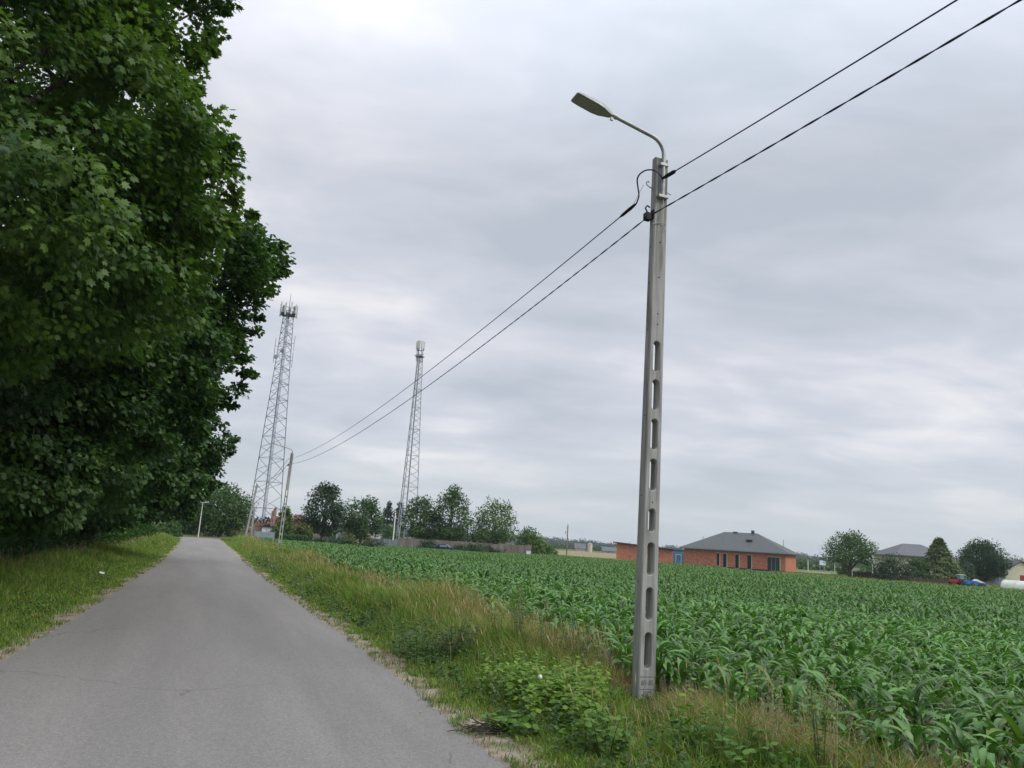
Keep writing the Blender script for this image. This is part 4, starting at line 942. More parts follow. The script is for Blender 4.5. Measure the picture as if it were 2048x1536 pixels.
# ------------------------------------------------------------------ background trees and shrubs
def bg_tree(name, label, px, top_px, py_top, w_px, Y, cols, cat='tree', group=None, zb=0.8, n=60, per=46, ls=0.36, trunk=0.22, shape='round', bare=0, py_bot=None, seed=None):
    P = base(px, Y); zt = at(top_px, py_top, Y)[2] - P[2]; r = w_px * np.linalg.norm(at(px, hor_y(px), Y)[:2]) / F_PX / 2
    root = empty(name, P, 0, label, cat, group); n = int(n * 1.5)
    d = unit(n); rr = rng.uniform(0.5, 1.0, n) ** 0.7
    hz = (zt - zb) / 2; C = d * rr[:, None] * np.array([r, r, hz]); crad = rng.uniform(0.22, 0.38, n) * min(r, hz * 1.3)
    if shape == 'round': C[:, :2] *= (1 - 0.25 * sm(C[:, 2] / hz, 0.3, 1))[:, None]; C *= 0.93
    if shape == 'egg': C[:, :2] *= (1 - 0.5 * sm(C[:, 2] / hz, -0.1, 1))[:, None]; C *= 0.94
    if shape == 'poplar': C[:, :2] *= (1 - 0.5 * np.abs(C[:, 2:3] / hz) ** 2)
    if shape == 'umbrella': C[:, 2] = np.abs(C[:, 2]) * 1.5 - hz * 0.62; C[:, :2] *= (1 - 0.3 * sm(C[:, 2] / hz, 0.1, 1))[:, None]; C *= 0.88
    if shape == 'mound': C[:, 2] = np.abs(C[:, 2]) * 1.9 - hz; C *= 0.9
    C[:, 2] += zb + hz
    if shape == 'conifer':
        t = rng.random(n) ** 0.8; a = rng.uniform(0, 6.28, n); rad = r * 0.94 * (1 - t) ** 1.0 * rng.uniform(0.55, 1.0, n) + 0.1
        C = np.stack([rad * np.cos(a), rad * np.sin(a), zb + (zt - zb) * (t * 0.97) - 0.18 * rad], 1); crad = 0.09 * r + 0.2 * r * (1 - t)
        V, Fc, c = leaf_cloud(C, crad, per, ls, DIAM, np.array([0, 0, zt * 0.3]), cols, flat=0.3, droop=1.0)
    else:
        V, Fc, c = leaf_cloud(C, crad, per, ls, DIAM, np.array([0, 0, zt * 0.4]), cols, flat=0.8, shell=0.25)
    link_mesh('crown', np_mesh('crown', V, Fc, c), root, M['leaf_far'])
    mb = MB(); tp = [np.array([0.08 * math.sin(k * 1.9 + px), 0.08 * math.cos(k * 1.3), zt * 0.8 * k / 6]) for k in range(7)]
    mb.tube(tp, list(np.linspace(trunk, trunk * 0.25, 7)), 7)
    if shape not in ('mound', 'conifer'): limb_tubes(mb, tp[1:4] if zb > 0.5 else tp[2:5], C[:14], trunk * 0.4, 0.2)
    for k in range(bare):
        a = np.array([rng.normal() * r * 0.2, rng.normal() * r * 0.2, zt * 0.8]); mb.tube([a, a + np.array([rng.normal() * 0.5 + 0.4, 0, zt * 0.24 * rng.uniform(0.6, 1)])], [0.05, 0.02], 4)
    mb.build('trunk' if shape != 'mound' else 'stem', M['bark'], root)
    return root
FT = 'trees behind the maize field'
MID = ((0.032, 0.080, 0.020), (0.080, 0.155, 0.034)); BRI = ((0.050, 0.110, 0.022), (0.115, 0.20, 0.040)); DRK = ((0.018, 0.050, 0.022), (0.045, 0.095, 0.034))
OLV = ((0.06, 0.085, 0.018), (0.13, 0.15, 0.035)); GRY = ((0.03, 0.06, 0.035), (0.06, 0.10, 0.06))
bg_tree('broadleaf_tree', 'broad dark tree closing the view at the road bend, behind the twin lamp', 440, 448, 964, 112, 110, MID, group=FT, zb=0.0, n=130, per=60, ls=0.30)
bg_tree('broadleaf_tree', 'tree at the road bend partly hidden by the roadside row', 372, 378, 985, 90, 118, MID, group=FT, zb=0.2, n=90, per=50)
bg_tree('broadleaf_tree', 'dark rounded tree with bare twigs at its top, right of the far lamp post', 645, 655, 966, 76, 125, DRK, group=FT, zb=1.2, n=85, per=50, bare=7)
bg_tree('broadleaf_tree', 'mid green spreading tree left of the two poplars', 722, 738, 992, 78, 128, MID, group=FT, zb=0.9, n=80, per=46, bare=3)
bg_tree('poplar', 'slim dark poplar just left of the shorter mast', 772, 783, 1000, 20, 185, GRY, group=FT, zb=0.3, n=50, per=46, shape='poplar')
bg_tree('poplar', 'slim dark poplar seen through the foot of the shorter mast', 795, 804, 1002, 22, 185, GRY, group=FT, zb=0.3, n=50, per=46, shape='poplar')
bg_tree('broadleaf_tree', 'leafy tree directly right of the shorter mast', 838, 852, 986, 66, 138, MID, group=FT, zb=0.5, n=75, per=46)
bg_tree('broadleaf_tree', 'tallest tree of the clump behind the concrete fence', 900, 912, 970, 84, 138, MID, group=FT, zb=0.5, n=95, per=50, shape='egg')
bg_tree('broadleaf_tree', 'airy lighter tree with pale stems near the right end of the concrete fence', 988, 996, 995, 92, 140, BRI, group=FT, zb=0.8, n=85, per=40)
bg_tree('broadleaf_tree', 'low bright tree at the end of the clump above the fence corner', 1058, 1064, 1052, 66, 145, BRI, group=FT, zb=0.1, n=60, per=46, shape='mound')
bg_tree('shrub', 'low bright bush sloping down past the concrete fence end', 1095, 1098, 1086, 44, 150, BRI, cat='bush', zb=0.0, n=34, per=40, shape='mound')
bg_tree('shrub', 'bush filling the gap between the leafy trees behind the fence', 868, 872, 1050, 60, 143, MID, cat='bush', zb=0.0, n=36, per=40, shape='mound')
bg_tree('shrub', 'bush under the airy tree behind the concrete fence', 945, 948, 1048, 60, 146, MID, cat='bush', zb=0.0, n=36, per=40, shape='mound')
bg_tree('shrub', 'green scrub below the poplars behind the grey sheet fence', 778, 782, 1045, 60, 172, MID, cat='bush', zb=0.0, n=36, per=40, shape='mound')
bg_tree('shrub', 'green scrub beside the white trailer under the spreading tree', 690, 692, 1046, 64, 150, MID, cat='bush', zb=0.0, n=36, per=40, shape='mound')
bg_tree('young_tree', 'slim bright young tree behind the far lamp post', 568, 572, 1010, 26, 100, BRI, group=FT, zb=0.4, n=30, per=42, ls=0.26, trunk=0.1)
bg_tree('shrub', 'dark green bush at the foot of the slim young tree', 566, 568, 1042, 52, 98, MID, cat='bush', zb=0.0, n=34, per=44, ls=0.26, shape='mound')
bg_tree('shrub', 'olive yellow bush before the collapsed roof', 604, 606, 1044, 50, 100, OLV, cat='bush', zb=0.0, n=34, per=44, ls=0.26, shape='mound')
bg_tree('shrub', 'olive bush in front of the white trailer', 700, 701, 1065, 34, 104, OLV, cat='bush', zb=0.0, n=22, per=40, ls=0.22, shape='mound')
bg_tree('shrub', 'brownish bush at the right end of the white trailer', 738, 739, 1068, 26, 106, ((0.06, 0.06, 0.025), (0.11, 0.1, 0.045)), cat='bush', zb=0.0, n=20, per=40, ls=0.22, shape='mound')
bg_tree('shrub', 'dark bramble mound against the concrete fence left of the parked car', 862, 863, 1078, 66, 129, DRK, cat='bush', zb=0.0, n=34, per=40, ls=0.24, shape='mound')
bg_tree('shrub', 'dark bramble mound against the concrete fence right of the parked car', 950, 951, 1085, 92, 129.5, DRK, cat='bush', zb=0.0, n=46, per=40, ls=0.24, shape='mound')
bg_tree('shrub', 'wild bushes at the verge end beside the two legged pole', 478, 479, 1058, 26, 97, OLV, cat='bush', zb=0.0, n=16, per=36, ls=0.2, shape='mound')
bg_tree('shrub', 'wild green bushes at the far left end of the road, under the roadside row', 338, 338, 1040, 60, 92, MID, cat='bush', zb=0.0, n=36, per=40, ls=0.24, shape='mound')
def hedge(a, b, n, label):
    t = rng.random(n); C = a + (b - a) * t[:, None]; loc = (a + b) / 2
    C[:, 2] += rng.uniform(0.1, 1.25, n) * (0.8 + 0.2 * np.sin(t * 40)); C[:, :2] += rng.normal(size=(n, 2)) * 0.3
    V, Fc, c = leaf_cloud(C - loc, np.full(n, 0.42), 36, 0.2, DIAM, np.array([0, 4.0, -1]), DRK)
    root = empty('hedge', loc, 0, label, 'hedge'); link_mesh('foliage', np_mesh('foliage', V, Fc, c), root, M['leaf_far'])
hedge(base(575, 92), base(752, 100), 150, 'long dark hedge along the far left end of the maize')
hedge(base(905, 128.6), base(1010, 130.2), 90, 'low dark scrub hedge before the middle of the concrete panel fence')
RT = 'trees on the right skyline'
bg_tree('broadleaf_tree', 'wide umbrella shaped tree standing alone right of the brick house', 1700, 1708, 1058, 96, 132, MID, group=RT, zb=1.5, n=95, per=42, ls=0.32, trunk=0.34, shape='umbrella')
bg_tree('conifer', 'broad pale green conifer in front of the slate roofed house', 1880, 1872, 1074, 100, 128, ((0.06, 0.10, 0.035), (0.17, 0.21, 0.08)), group=RT, zb=0.2, n=210, per=40, ls=0.34, shape='conifer')
bg_tree('broadleaf_tree', 'compact dark round tree left of the cream barn gable', 1966, 1964, 1081, 74, 150, DRK, group=RT, zb=0.6, n=170, per=66, ls=0.32)
bg_tree('small_tree', 'small pale tree peeping over beside the cream barn gable', 2036, 2034, 1116, 44, 185, BRI, group=RT, zb=0.5, n=34, per=40)
bg_tree('shrub', 'dark garden bush at the left end of the slate roofed house', 1788, 1788, 1106, 74, 126, DRK, cat='bush', zb=0.0, n=64, per=44, ls=0.26, shape='mound')
bg_tree('shrub', 'willowy lighter bush between the dark bushes and the conifer', 1834, 1832, 1108, 44, 127, MID, cat='bush', zb=0.0, n=48, per=44, ls=0.26, shape='mound')
bg_tree('shrub', 'grey green bushes between the conifer and the compact round tree', 1922, 1922, 1110, 50, 140, GRY, cat='bush', zb=0.0, n=40, per=44, ls=0.28, shape='mound')
bg_tree('shrub', 'round dark bush left of the umbrella tree trunk', 1686, 1686, 1122, 22, 150, MID, cat='bush', zb=0.0, n=20, per=40, ls=0.3, shape='mound')
bg_tree('shrub', 'wild green bushes behind the fence right of the umbrella tree', 1735, 1735, 1128, 40, 150, MID, cat='bush', zb=0.0, n=24, per=40, ls=0.3, shape='mound')
bg_tree('shrub', 'scrubby bushes beyond the track right of the brick house', 1598, 1598, 1120, 60, 210, MID, cat='bush', zb=0.0, n=30, per=36, ls=0.4, shape='mound')
bg_tree('shrub', 'scrubby bushes under the pale billboard', 1652, 1652, 1128, 50, 215, MID, cat='bush', zb=0.0, n=30, per=36, ls=0.4, shape='mound')

def woodland():
    """far forest on the skyline: one mass of crowns"""
    n = 2600; az = rng.uniform(R(-34), R(42), n); r = 1250 + rng.random(n) * 260
    hgt = np.interp(np.degrees(az), [-34, 2, 8, 14, 20, 23, 26, 42], [15, 16, 12, 13, 15, 9, 5, 4]) * rng.uniform(0.8, 1.12, n)
    C = np.stack([np.sin(az) * r, np.cos(az) * r, hgt * rng.uniform(0.3, 0.8, n) - 0.45], 1)
    V, Fc, c = leaf_cloud(C, hgt * 0.5, 40, 2.6, DIAM, np.array([0, 0, -40.0]), ((0.014, 0.036, 0.022), (0.03, 0.062, 0.034)), flat=0.7)
    o = link_mesh('distant_woodland', np_mesh('distant_woodland', V, Fc, c), None, M['leaf_far']); tag(o, 'bluish distant forest along the horizon', 'woodland', kind='stuff')
    n = 420; az = np.concatenate([rng.uniform(R(2), R(14), n // 2), rng.uniform(R(19), R(25), n // 2)]); r = 560 + rng.random(n) * 160; hgt = rng.uniform(2.5, 5, n)
    C = np.stack([np.sin(az) * r, np.cos(az) * r, hgt * rng.uniform(0.3, 0.8, n) - 0.45], 1)
    V, Fc, c = leaf_cloud(C, hgt * 0.55, 40, 1.2, DIAM, np.array([0, 0, -40.0]), MID, flat=0.7)
    o = link_mesh('distant_scrub', np_mesh('distant_scrub', V, Fc, c), None, M['leaf_far']); tag(o, 'green scrub belt in front of the distant forest', 'scrub', kind='stuff')
woodland()

# ------------------------------------------------------------------ buildings
def frame_from(pa, pb):
    """local frame: x from left corner to right corner, y away from the camera"""
    d = pb - pa; return math.atan2(d[1], d[0]), float(np.hypot(d[0], d[1]))
def hip_roof(x0, x1, y0, y1, ze, zr, rx0, rx1, t=0.18):
    m_ = MB(); ym = (y0 + y1) / 2
    A = [(x0, y0, ze), (x1, y0, ze), (x1, y1, ze), (x0, y1, ze), (rx0, ym, zr), (rx1, ym, zr)]
    B = [(x, y, ze - t) for x, y in ((x0, y0), (x1, y0), (x1, y1), (x0, y1))]
    m_.add(A + B, [(0, 1, 5, 4), (1, 2, 5), (2, 3, 4, 5), (3, 0, 4), (0, 6, 7, 1), (1, 7, 8, 2), (2, 8, 9, 3), (3, 9, 6, 0), (9, 8, 7, 6)]); return m_
def brick_house():
    pa, pb = base(1368, 150), base(1571, 141.5); pa[2] = pb[2] = -0.32
    a, Lw = frame_from(pa, pb); root = empty('brick_house', pa, a, 'unfinished bungalow of bare orange brick under a dark hipped roof', 'house')
    D, WH = 12.5, 2.95; fx = lambda px: (px - 1368) / (1571 - 1368) * Lw
    ops = [(1436, 1441.5, 0.25, 2.45), (1449, 1456, 0.05, 2.45), (1473.5, 1480.5, 0.05, 2.45), (1497.5, 1505, 0.05, 2.45), (1536, 1560, 0.0, 2.35)]
    w = MB(); x = 0.0; T = 0.36
    for p0, p1, z0, z1 in ops:
        w.box(x, fx(p0), 0, T, -0.3, WH); w.box(fx(p0), fx(p1), 0, T, z1, WH); w.box(fx(p0), fx(p1), 0, T, -0.3, z0); x = fx(p1)
    w.box(x, Lw, 0, T, -0.3, WH); w.box(0, T, T, D, -0.3, WH); w.box(Lw - T, Lw, T, D, -0.3, WH); w.box(T, Lw - T, D - T, D, -0.3, WH)
    w.build('wall', M['brick'], root)
    pl = MB(); pl.box(-0.04, Lw + 0.04, -0.05, -0.003, -0.35, 0.12); pl.build('plinth', M['roof_black'], root)
    for i, (p0, p1, z0, z1) in enumerate(ops):
        big = i == 4; wn = MB(); x0, x1 = fx(p0), fx(p1)
        for xa, xb, za, zb_ in ((x0, x0 + .07, z0, z1), (x1 - .07, x1, z0, z1), (x0 + .07, x1 - .07, z1 - .07, z1), (x0 + .07, x1 - .07, z0, z0 + .07)): wn.box(xa, xb, 0.16, 0.24, za, zb_)
        if big:
            for k in (1, 2): xm = x0 + (x1 - x0) * k / 3; wn.box(xm - .04, xm + .04, 0.16, 0.24, z0 + .07, z1 - .07)
        f = wn.build('terrace_door' if big else 'window', M['antenna_dark'] if big else M['roof_black'], root)
        MB().box(x0 + .07, x1 - .07, 0.19, 0.21, z0 + .07, z1 - .07).build('pane', M['glass_green'] if big else M['glass_dark'], f)
        s_ = MB(); s_.box(x1 + 0.003, x1 + 0.16, -0.03, -0.002, z0, z1 + 0.1); s_.box(x0 - 0.1, x1 + 0.003, -0.03, -0.002, z1 + 0.02, z1 + 0.14)
        if not big: s_.box(x0 - 0.1, x1 + 0.16, -0.16, -0.002, z0 - 0.1, z0 - 0.02)
        s_.build('surround', M['plaster'], f)
    ov = 0.7; rf_ = hip_roof(-ov, Lw + ov, -ov, D + ov, WH + 0.22, 6.55, Lw * 0.335, Lw * 0.67).build('roof', M['roof_dark'], root)
    MB().box(-ov, Lw + ov, -ov - 0.1, -ov - 0.003, WH + 0.05, WH + 0.2).build('gutter', M['antenna_dark'], rf_)
    for px, wd, h, dz in ((1495, 0.5, 0.5, 0.0), (1459, 0.75, 0.12, 0.0)):
        MB().box(fx(px) - wd / 2, fx(px) + wd / 2, D / 2 - 0.4, D / 2 + 0.3, 6.0, 6.55 + h).build('chimney', M['roof_dark'], rf_)
    MB().box(fx(1495) - 0.6, fx(1495) + 0.5, 2.6, 3.4, 5.05, 5.25).build('chimney_step', M['roof_black'], rf_)
    for px, y_ in ((1385, 8), (1555, 7)): MB().bar((fx(px), y_, 3.6), (fx(px), y_, 5.6), 0.09).build('lightning_rod', M['antenna_dark'], rf_)
brick_house()
def garage():
    pa, pb = base(1233, 152), base(1346, 150); pa[2] = pb[2] = -0.4
    a, Lw = frame_from(pa, pb); root = empty('brick_garage', pa, a, 'low bare brick outbuilding with a thin black lean-to roof, behind the near lamp post', 'outbuilding')
    z0, z1, D = 3.25, 2.55, 7.0
    w = MB(); w.add([(0, 0, -.2), (Lw, 0, -.2), (Lw, 0, z1), (0, 0, z0), (0, D, -.2), (Lw, D, -.2), (Lw, D, z1), (0, D, z0)], [(0, 1, 2, 3), (5, 4, 7, 6), (4, 0, 3, 7), (1, 5, 6, 2), (3, 2, 6, 7), (4, 5, 1, 0)]); w.build('wall', M['brick'], root)
    r = MB(); k = (z1 - z0) / Lw; ov = 0.65
    p = [(-ov, -0.5, z0 - k * ov + .03), (Lw + ov * .4, -0.5, z1 + k * ov * .4 + .03), (Lw + ov * .4, -0.5, z1 + k * ov * .4 + .23), (-ov, -0.5, z0 - k * ov + .23)]
    r.prism(p, (0, 0, 0), (0, D + 1, 0)); r.build('roof', M['roof_black'], root)
garage()
def blue_container():
    pa, pb = base(1344, 168), base(1374, 168); a, Lw = frame_from(pa, pb); root = empty('blue_cabin', pa, a, 'weathered blue cabin between the brick outbuilding and the bungalow', 'cabin')
    w = MB(); w.box(0, Lw, 0, 2.6, 0.1, 2.75); w.build('body', M['blue'], root, bevel=0.04)
    rb = MB()
    for k in range(6): x = 0.15 + k * (Lw - .3) / 5; rb.box(x - .05, x + .05, -0.05, -0.002, 0.25, 2.5)
    rb.build('ribs', M['blue'], root)
    f = MB()
    for x in (0.8, 1.9): f.box(x - .04, x + .04, -0.12, -0.06, 0.0, 1.9)
    f.box(0.84, 1.86, -0.12, -0.06, 1.82, 1.9); f.build('door_frame', M['signblue'], root)
    MB().box(-.1, Lw + .1, -.15, 2.75, 2.76, 2.86).build('roof', M['roof_dark'], root)
blue_container()
def gable_house(label, pxa, pxb, Y, wall_h, ridge_h, D, mw, mr, hip=True, ov=0.6, name='house', windows=()):
    pa, pb = base(pxa, Y), base(pxb, Y); a, Lw = frame_from(pa, pb); root = empty(name, pa, a, label, 'house')
    w = MB(); w.box(0, Lw, 0, D, -.3, wall_h); w.build('wall', M[mw], root)
    if hip: hip_roof(-ov, Lw + ov, -ov, D + ov, wall_h + .2, ridge_h, Lw * .33, Lw * .67).build('roof', M[mr], root)
    else:
        r = MB(); r.prism([(-ov, -ov, wall_h), (-ov, D + ov, wall_h), (-ov, D / 2, ridge_h)], (0, 0, 0), (Lw + 2 * ov, 0, 0)); r.build('roof', M[mr], root)
    for x0, x1, z0, z1 in windows:
        f = MB(); f.box(x0 * Lw, x1 * Lw, -0.06, -0.002, z0, z1); f = f.build('window', M['white'], root)
        MB().box(x0 * Lw + .12, x1 * Lw - .12, -0.075, -0.061, z0 + .12, z1 - .12).build('pane', M['glass_dark'], f)
    return root
gable_house('two storey house with a violet grey hipped roof behind the conifer', 1796, 1906, 158, 4.3, 6.9, 10, 'plaster', 'roof_violet', True, 0.8, windows=((0.18, 0.3, 2.6, 3.7), (0.42, 0.54, 2.6, 3.7), (0.76, 0.88, 2.6, 3.7)))
gable_house('small far cottage with pale walls left of the grey silo', 1152, 1170, 330, 1.6, 3.6, 6, 'plaster', 'roof_violet', False, 0.5, windows=((0.15, 0.3, 0.3, 1.2), (0.6, 0.75, 0.3, 1.2)))
gable_house('far low house with a pale grey roof just left of the brick outbuilding', 1207, 1232, 350, 1.2, 3.0, 7, 'plaster', 'roof_violet', False, 0.5, windows=((0.3, 0.45, 0.1, 0.9),))
def silo():
    P = base(1180, 320); root = empty('silo', P, 0, 'squat grey silo beside the small far cottage', 'silo')
    MB().tube([(0, 0, 0), (0, 0, 3.6)], 0.95, 18).build('tank', M['plaster'], root, smooth=True)
    MB().tube([(0, 0, 3.6), (0, 0, 4.1)], [1.0, 0.15], 18).build('cap', M['antenna_dark'], root, smooth=True)
silo()
def barn():
    pa, pb = base(2010, 150), base(2075, 150); a, Lw = frame_from(pa, pb); root = empty('barn', pa, a, 'cream plastered barn gable with a red shutter at the right edge of the photo', 'barn')
    zt = at(2046, 1124, 150)[2] + .45; ze = at(2014, 1140, 150)[2] + .35
    w = MB(); w.prism([(0, 0, -.3), (Lw, 0, -.3), (Lw, 0, ze), (Lw * .52, 0, zt), (0, 0, ze)], (0, 0, 0), (0, 9, 0)); w.build('wall', M['plaster_cream'], root)
    r = MB()
    for x0, x1, s_ in ((-.35, Lw * .52, 1), (Lw * .52, Lw + .35, -1)):
        zz0, zz1 = (ze - .3, zt) if s_ > 0 else (zt, ze - .3)
        r.prism([(x0, 0, zz0 + .06), (x1, 0, zz1 + .06), (x1, 0, zz1 + .26), (x0, 0, zz0 + .26)], (0, -.3, 0), (0, 9.3, 0))
    r.build('roof', M['roof_dark'], root)
    s_ = MB(); s_.box(Lw * .46, Lw * .66, -.06, -.003, 0.95, 2.05); s_.build('shutter', M['red'], root)
barn()
def tunnel():
    pa, pb = base(2000, 118), base(2110, 112); a, Lw = frame_from(pa, pb); root = empty('polytunnel', pa, a, 'long low pale green plastic tunnel in front of the cream barn', 'polytunnel')
    m_ = MB(); n = 12; prof = [(1.5 - 1.5 * math.cos(math.pi * k / n), 1.35 * math.sin(math.pi * k / n) ** 0.8) for k in range(n + 1)]
    xs_ = list(np.linspace(0.0, Lw, 9)); vs_ = []
    for i, x in enumerate(xs_):
        for y, z in prof: vs_.append((x + (0.5 * (1 - z / 1.35) if False else 0), y, z * (0.96 + 0.04 * (i % 2)) - .05))
    k1 = n + 1; fs_ = [(i * k1 + j, i * k1 + j + 1, (i + 1) * k1 + j + 1, (i + 1) * k1 + j) for i in range(len(xs_) - 1) for j in range(n)] + [tuple(range(k1))[::-1], tuple((len(xs_) - 1) * k1 + j for j in range(k1))]
    m_.add(vs_, fs_); m_.build('cover', M['tunnel'], root, smooth=True)
    h = MB()
    for x in xs_[::2]: h.tube([(x, y * 1.0 + (0.015 if y > 1.5 else -0.015), z * 1.015 - .03) for y, z in prof], 0.03, 5)
    h.build('hoops', M['antenna'], root)
tunnel()

# ------------------------------------------------------------------ ruins, fences and yard clutter on the left
def ragged_wall(mb, x0, x1, y, z0, ztop, t=0.35, n=9, amp=0.5, m=0):
    xs_ = np.linspace(x0, x1, n + 1)
    for i in range(n): mb.box(xs_[i], xs_[i + 1] - 0.004, y, y + t + 0.01 * (i % 2), z0, ztop + rng.normal() * amp - (0.3 if i % 3 == 0 else 0), m)
def ruin():
    pa, pb = base(486, 128), base(546, 126); a, Lw = frame_from(pa, pb); root = empty('ruined_building', pa, a, 'crumbling orange brick ruin with a leaning chimney stump, seen through the taller mast', 'ruin')
    w = MB(); ragged_wall(w, 0, Lw, 0, -.3, 2.3, n=10, amp=0.25); w.build('wall', M['rubble'], root); w = MB(); ragged_wall(w, 0.2, Lw - .5, 4, -.3, 2.7, n=8, amp=0.5); w.build('wall', M['rubble'], root)
    c = MB(); c.bar((Lw * .83, 1, 1.2), (Lw * .85, 1, 4.3), 0.55); c.bar((Lw * .85, 1, 4.3), (Lw * .9, 1, 4.9), 0.3); c.build('chimney', M['rubble'], root)
    r = MB()
    for k in range(14): x = rng.uniform(0, Lw); r.bar((x, 1.5, 2.2), (x + rng.normal() * 1.2, 1.5 + rng.normal(), 2.7 + rng.random() * .7), 0.16)
    r.build('broken_rafters', M['wood_brown'], root)
    k_ = MB(); k_.box(Lw * .62, Lw + .4, -1.2, 0.0 - .02, 2.15, 2.3); k_.build('lintel_slab', M['fence_grey'], root)
ruin()
def collapsed_house():
    pa, pb = base(584, 130), base(652, 132); a, Lw = frame_from(pa, pb); root = empty('collapsed_house', pa, a, 'collapsed house, broken roof sliding down to pink masonry, left of the dark rounded tree', 'ruin')
    w = MB(); ragged_wall(w, Lw * .42, Lw, -.4, -.3, 1.75, n=8, amp=0.12); w.build('wall', M['wall_pink'], root)
    w = MB(); w.prism([(-.2, 0, -.3), (Lw * .5, 0, -.3), (Lw * .5, 0, 3.0), (Lw * .2, 0, 4.0), (-.2, 0, 3.3)], (0, .5, 0), (0, 4, 0)); w.build('gable', M['rubble'], root)
    r = MB(); r.prism([(Lw * .12, 0, 3.9), (Lw * .5, 0, 3.1), (Lw * 1.0, 0, 1.7), (Lw * 1.0, 0, 1.95), (Lw * .52, 0, 3.4), (Lw * .2, 0, 4.3)], (0, -.3, 0), (0, 5, 0)); r.build('roof', M['roof_dark'], root)
    d = MB()
    for k in range(40): x = rng.uniform(-.2, Lw * .6); z = 4.0 - abs(x / Lw - .2) * 2.6; d.bar((x, rng.uniform(-.4, .6), z - .35), (x + rng.normal() * .8, rng.uniform(-.4, .6), z + rng.random() * .55), rng.uniform(.08, .25))
    d.build('roof_debris', M['rubble'], root)
collapsed_house()
def cabinets():
    pa, pb = base(511, 96), base(550, 96); a, Lw = frame_from(pa, pb); root = empty('sheet_fence', pa, a, 'silvery corrugated sheet screen at the foot of the taller mast', 'fence')
    m_ = MB(); n = 60
    pts = [(Lw * k / n, 0.03 * (k % 2)) for k in range(n + 1)]
    m_.add([(x, y, -.2) for x, y in pts] + [(x, y, 1.15) for x, y in pts] + [(x, y + .02, -.2) for x, y in pts] + [(x, y + .02, 1.15) for x, y in pts],
           [(k, k + 1, n + 2 + k, n + 1 + k) for k in range(n)] + [(2 * n + 2 + k, 3 * n + 3 + k, 3 * n + 4 + k, 2 * n + 3 + k) for k in range(n)] + [(n + 1 + k, n + 2 + k, 3 * n + 4 + k, 3 * n + 3 + k) for k in range(n)])
    m_.build('sheet', M['sheet_grey'], root)
    for k in range(4): x = Lw * k / 3; MB().box(x - .05, x + .05, 0.07, 0.16, -.2, 1.25).build('post', M['antenna_dark'], root)
    P = base(533, 100); r2 = empty('equipment_cabinet', P, a, 'white equipment cabinet with a dark slab roof behind the silvery screen', 'cabinet')
    MB().box(-.55, .7, 0, 1.0, 0, 1.75).build('body', M['white'], r2, bevel=.03); MB().box(-.8, 1.3, -.15, 1.2, 1.76, 1.88).build('roof', M['roof_black'], r2); MB().box(.02, .06, -.02, -.003, .2, 1.6).build('door_seam', M['antenna_dark'], r2)
cabinets()
def panel_fence(label, pts, h, n, mat, name='concrete_fence', post=0.14):
    A = [base(px, Y) for px, Y in pts]; root = empty(name, A[0], 0, label, 'fence'); o0 = A[0]
    for (p, q) in zip(A[:-1], A[1:]):
        k_ = max(1, int(n * np.linalg.norm(q - p) / np.linalg.norm(A[-1] - A[0])))
        for i in range(k_):
            a_, b_ = p + (q - p) * (i / k_) - o0, p + (q - p) * ((i + 1) / k_) - o0; dz = rng.normal() * 0.05
            m_ = MB()
            for j in range(4): z0 = h * j / 4; m_.bar(a_ + [0, 0, z0 + h / 8 + dz], b_ + [0, 0, z0 + h / 8 + dz], h / 4 - 0.02, 0.06, up=(0, 0, 1)) if False else m_.add([tuple(a_ + [0, -.03, z0 + dz]), tuple(b_ + [0, -.03, z0 + dz]), tuple(b_ + [0, -.03, z0 + h / 4 - .015 + dz]), tuple(a_ + [0, -.03, z0 + h / 4 - .015 + dz]), tuple(a_ + [0, .03, z0 + dz]), tuple(b_ + [0, .03, z0 + dz]), tuple(b_ + [0, .03, z0 + h / 4 - .015 + dz]), tuple(a_ + [0, .03, z0 + h / 4 - .015 + dz])], [(0, 1, 2, 3), (5, 4, 7, 6), (3, 2, 6, 7), (4, 5, 1, 0), (0, 3, 7, 4), (1, 5, 6, 2)])
            m_.build('fence_panel', mat, root)
            MB().box(a_[0] - post / 2, a_[0] + post / 2, a_[1] - post / 2 - .02, a_[1] + post / 2, -.3 + a_[2], h + .1 + a_[2]).build('fence_post', mat, root)
    return root
panel_fence('long grey brown concrete panel fence along the far end of the maize', [(800, 128), (930, 131), (1063, 133)], 1.85, 20, M['fence_grey'])
panel_fence('blue grey metal sheet fence round the shorter mast', [(748, 130), (802, 128.5)], 1.45, 5, M['sheet_grey'], 'sheet_fence')
panel_fence('low grey garden wall across the end of the road', [(340, 121), (520, 125)], 1.25, 12, M['wall_old'], 'garden_wall')
panel_fence('dark brown board fence at the foot of the umbrella tree', [(1706, 135), (1772, 130)], 0.95, 7, M['wood_brown'], 'board_fence')
panel_fence('low brown wall below the conifer', [(1790, 124), (1905, 122)], 0.75, 9, M['wood_brown'], 'garden_wall')
panel_fence('pinkish plastered yard wall under the compact round tree', [(1938, 150), (1985, 148)], 1.45, 4, M['wall_pink'], 'yard_wall')
panel_fence('grey sheet gate between the pinkish wall and the barn', [(1986, 148), (2010, 147)], 1.4, 2, M['sheet_grey'], 'sheet_gate')
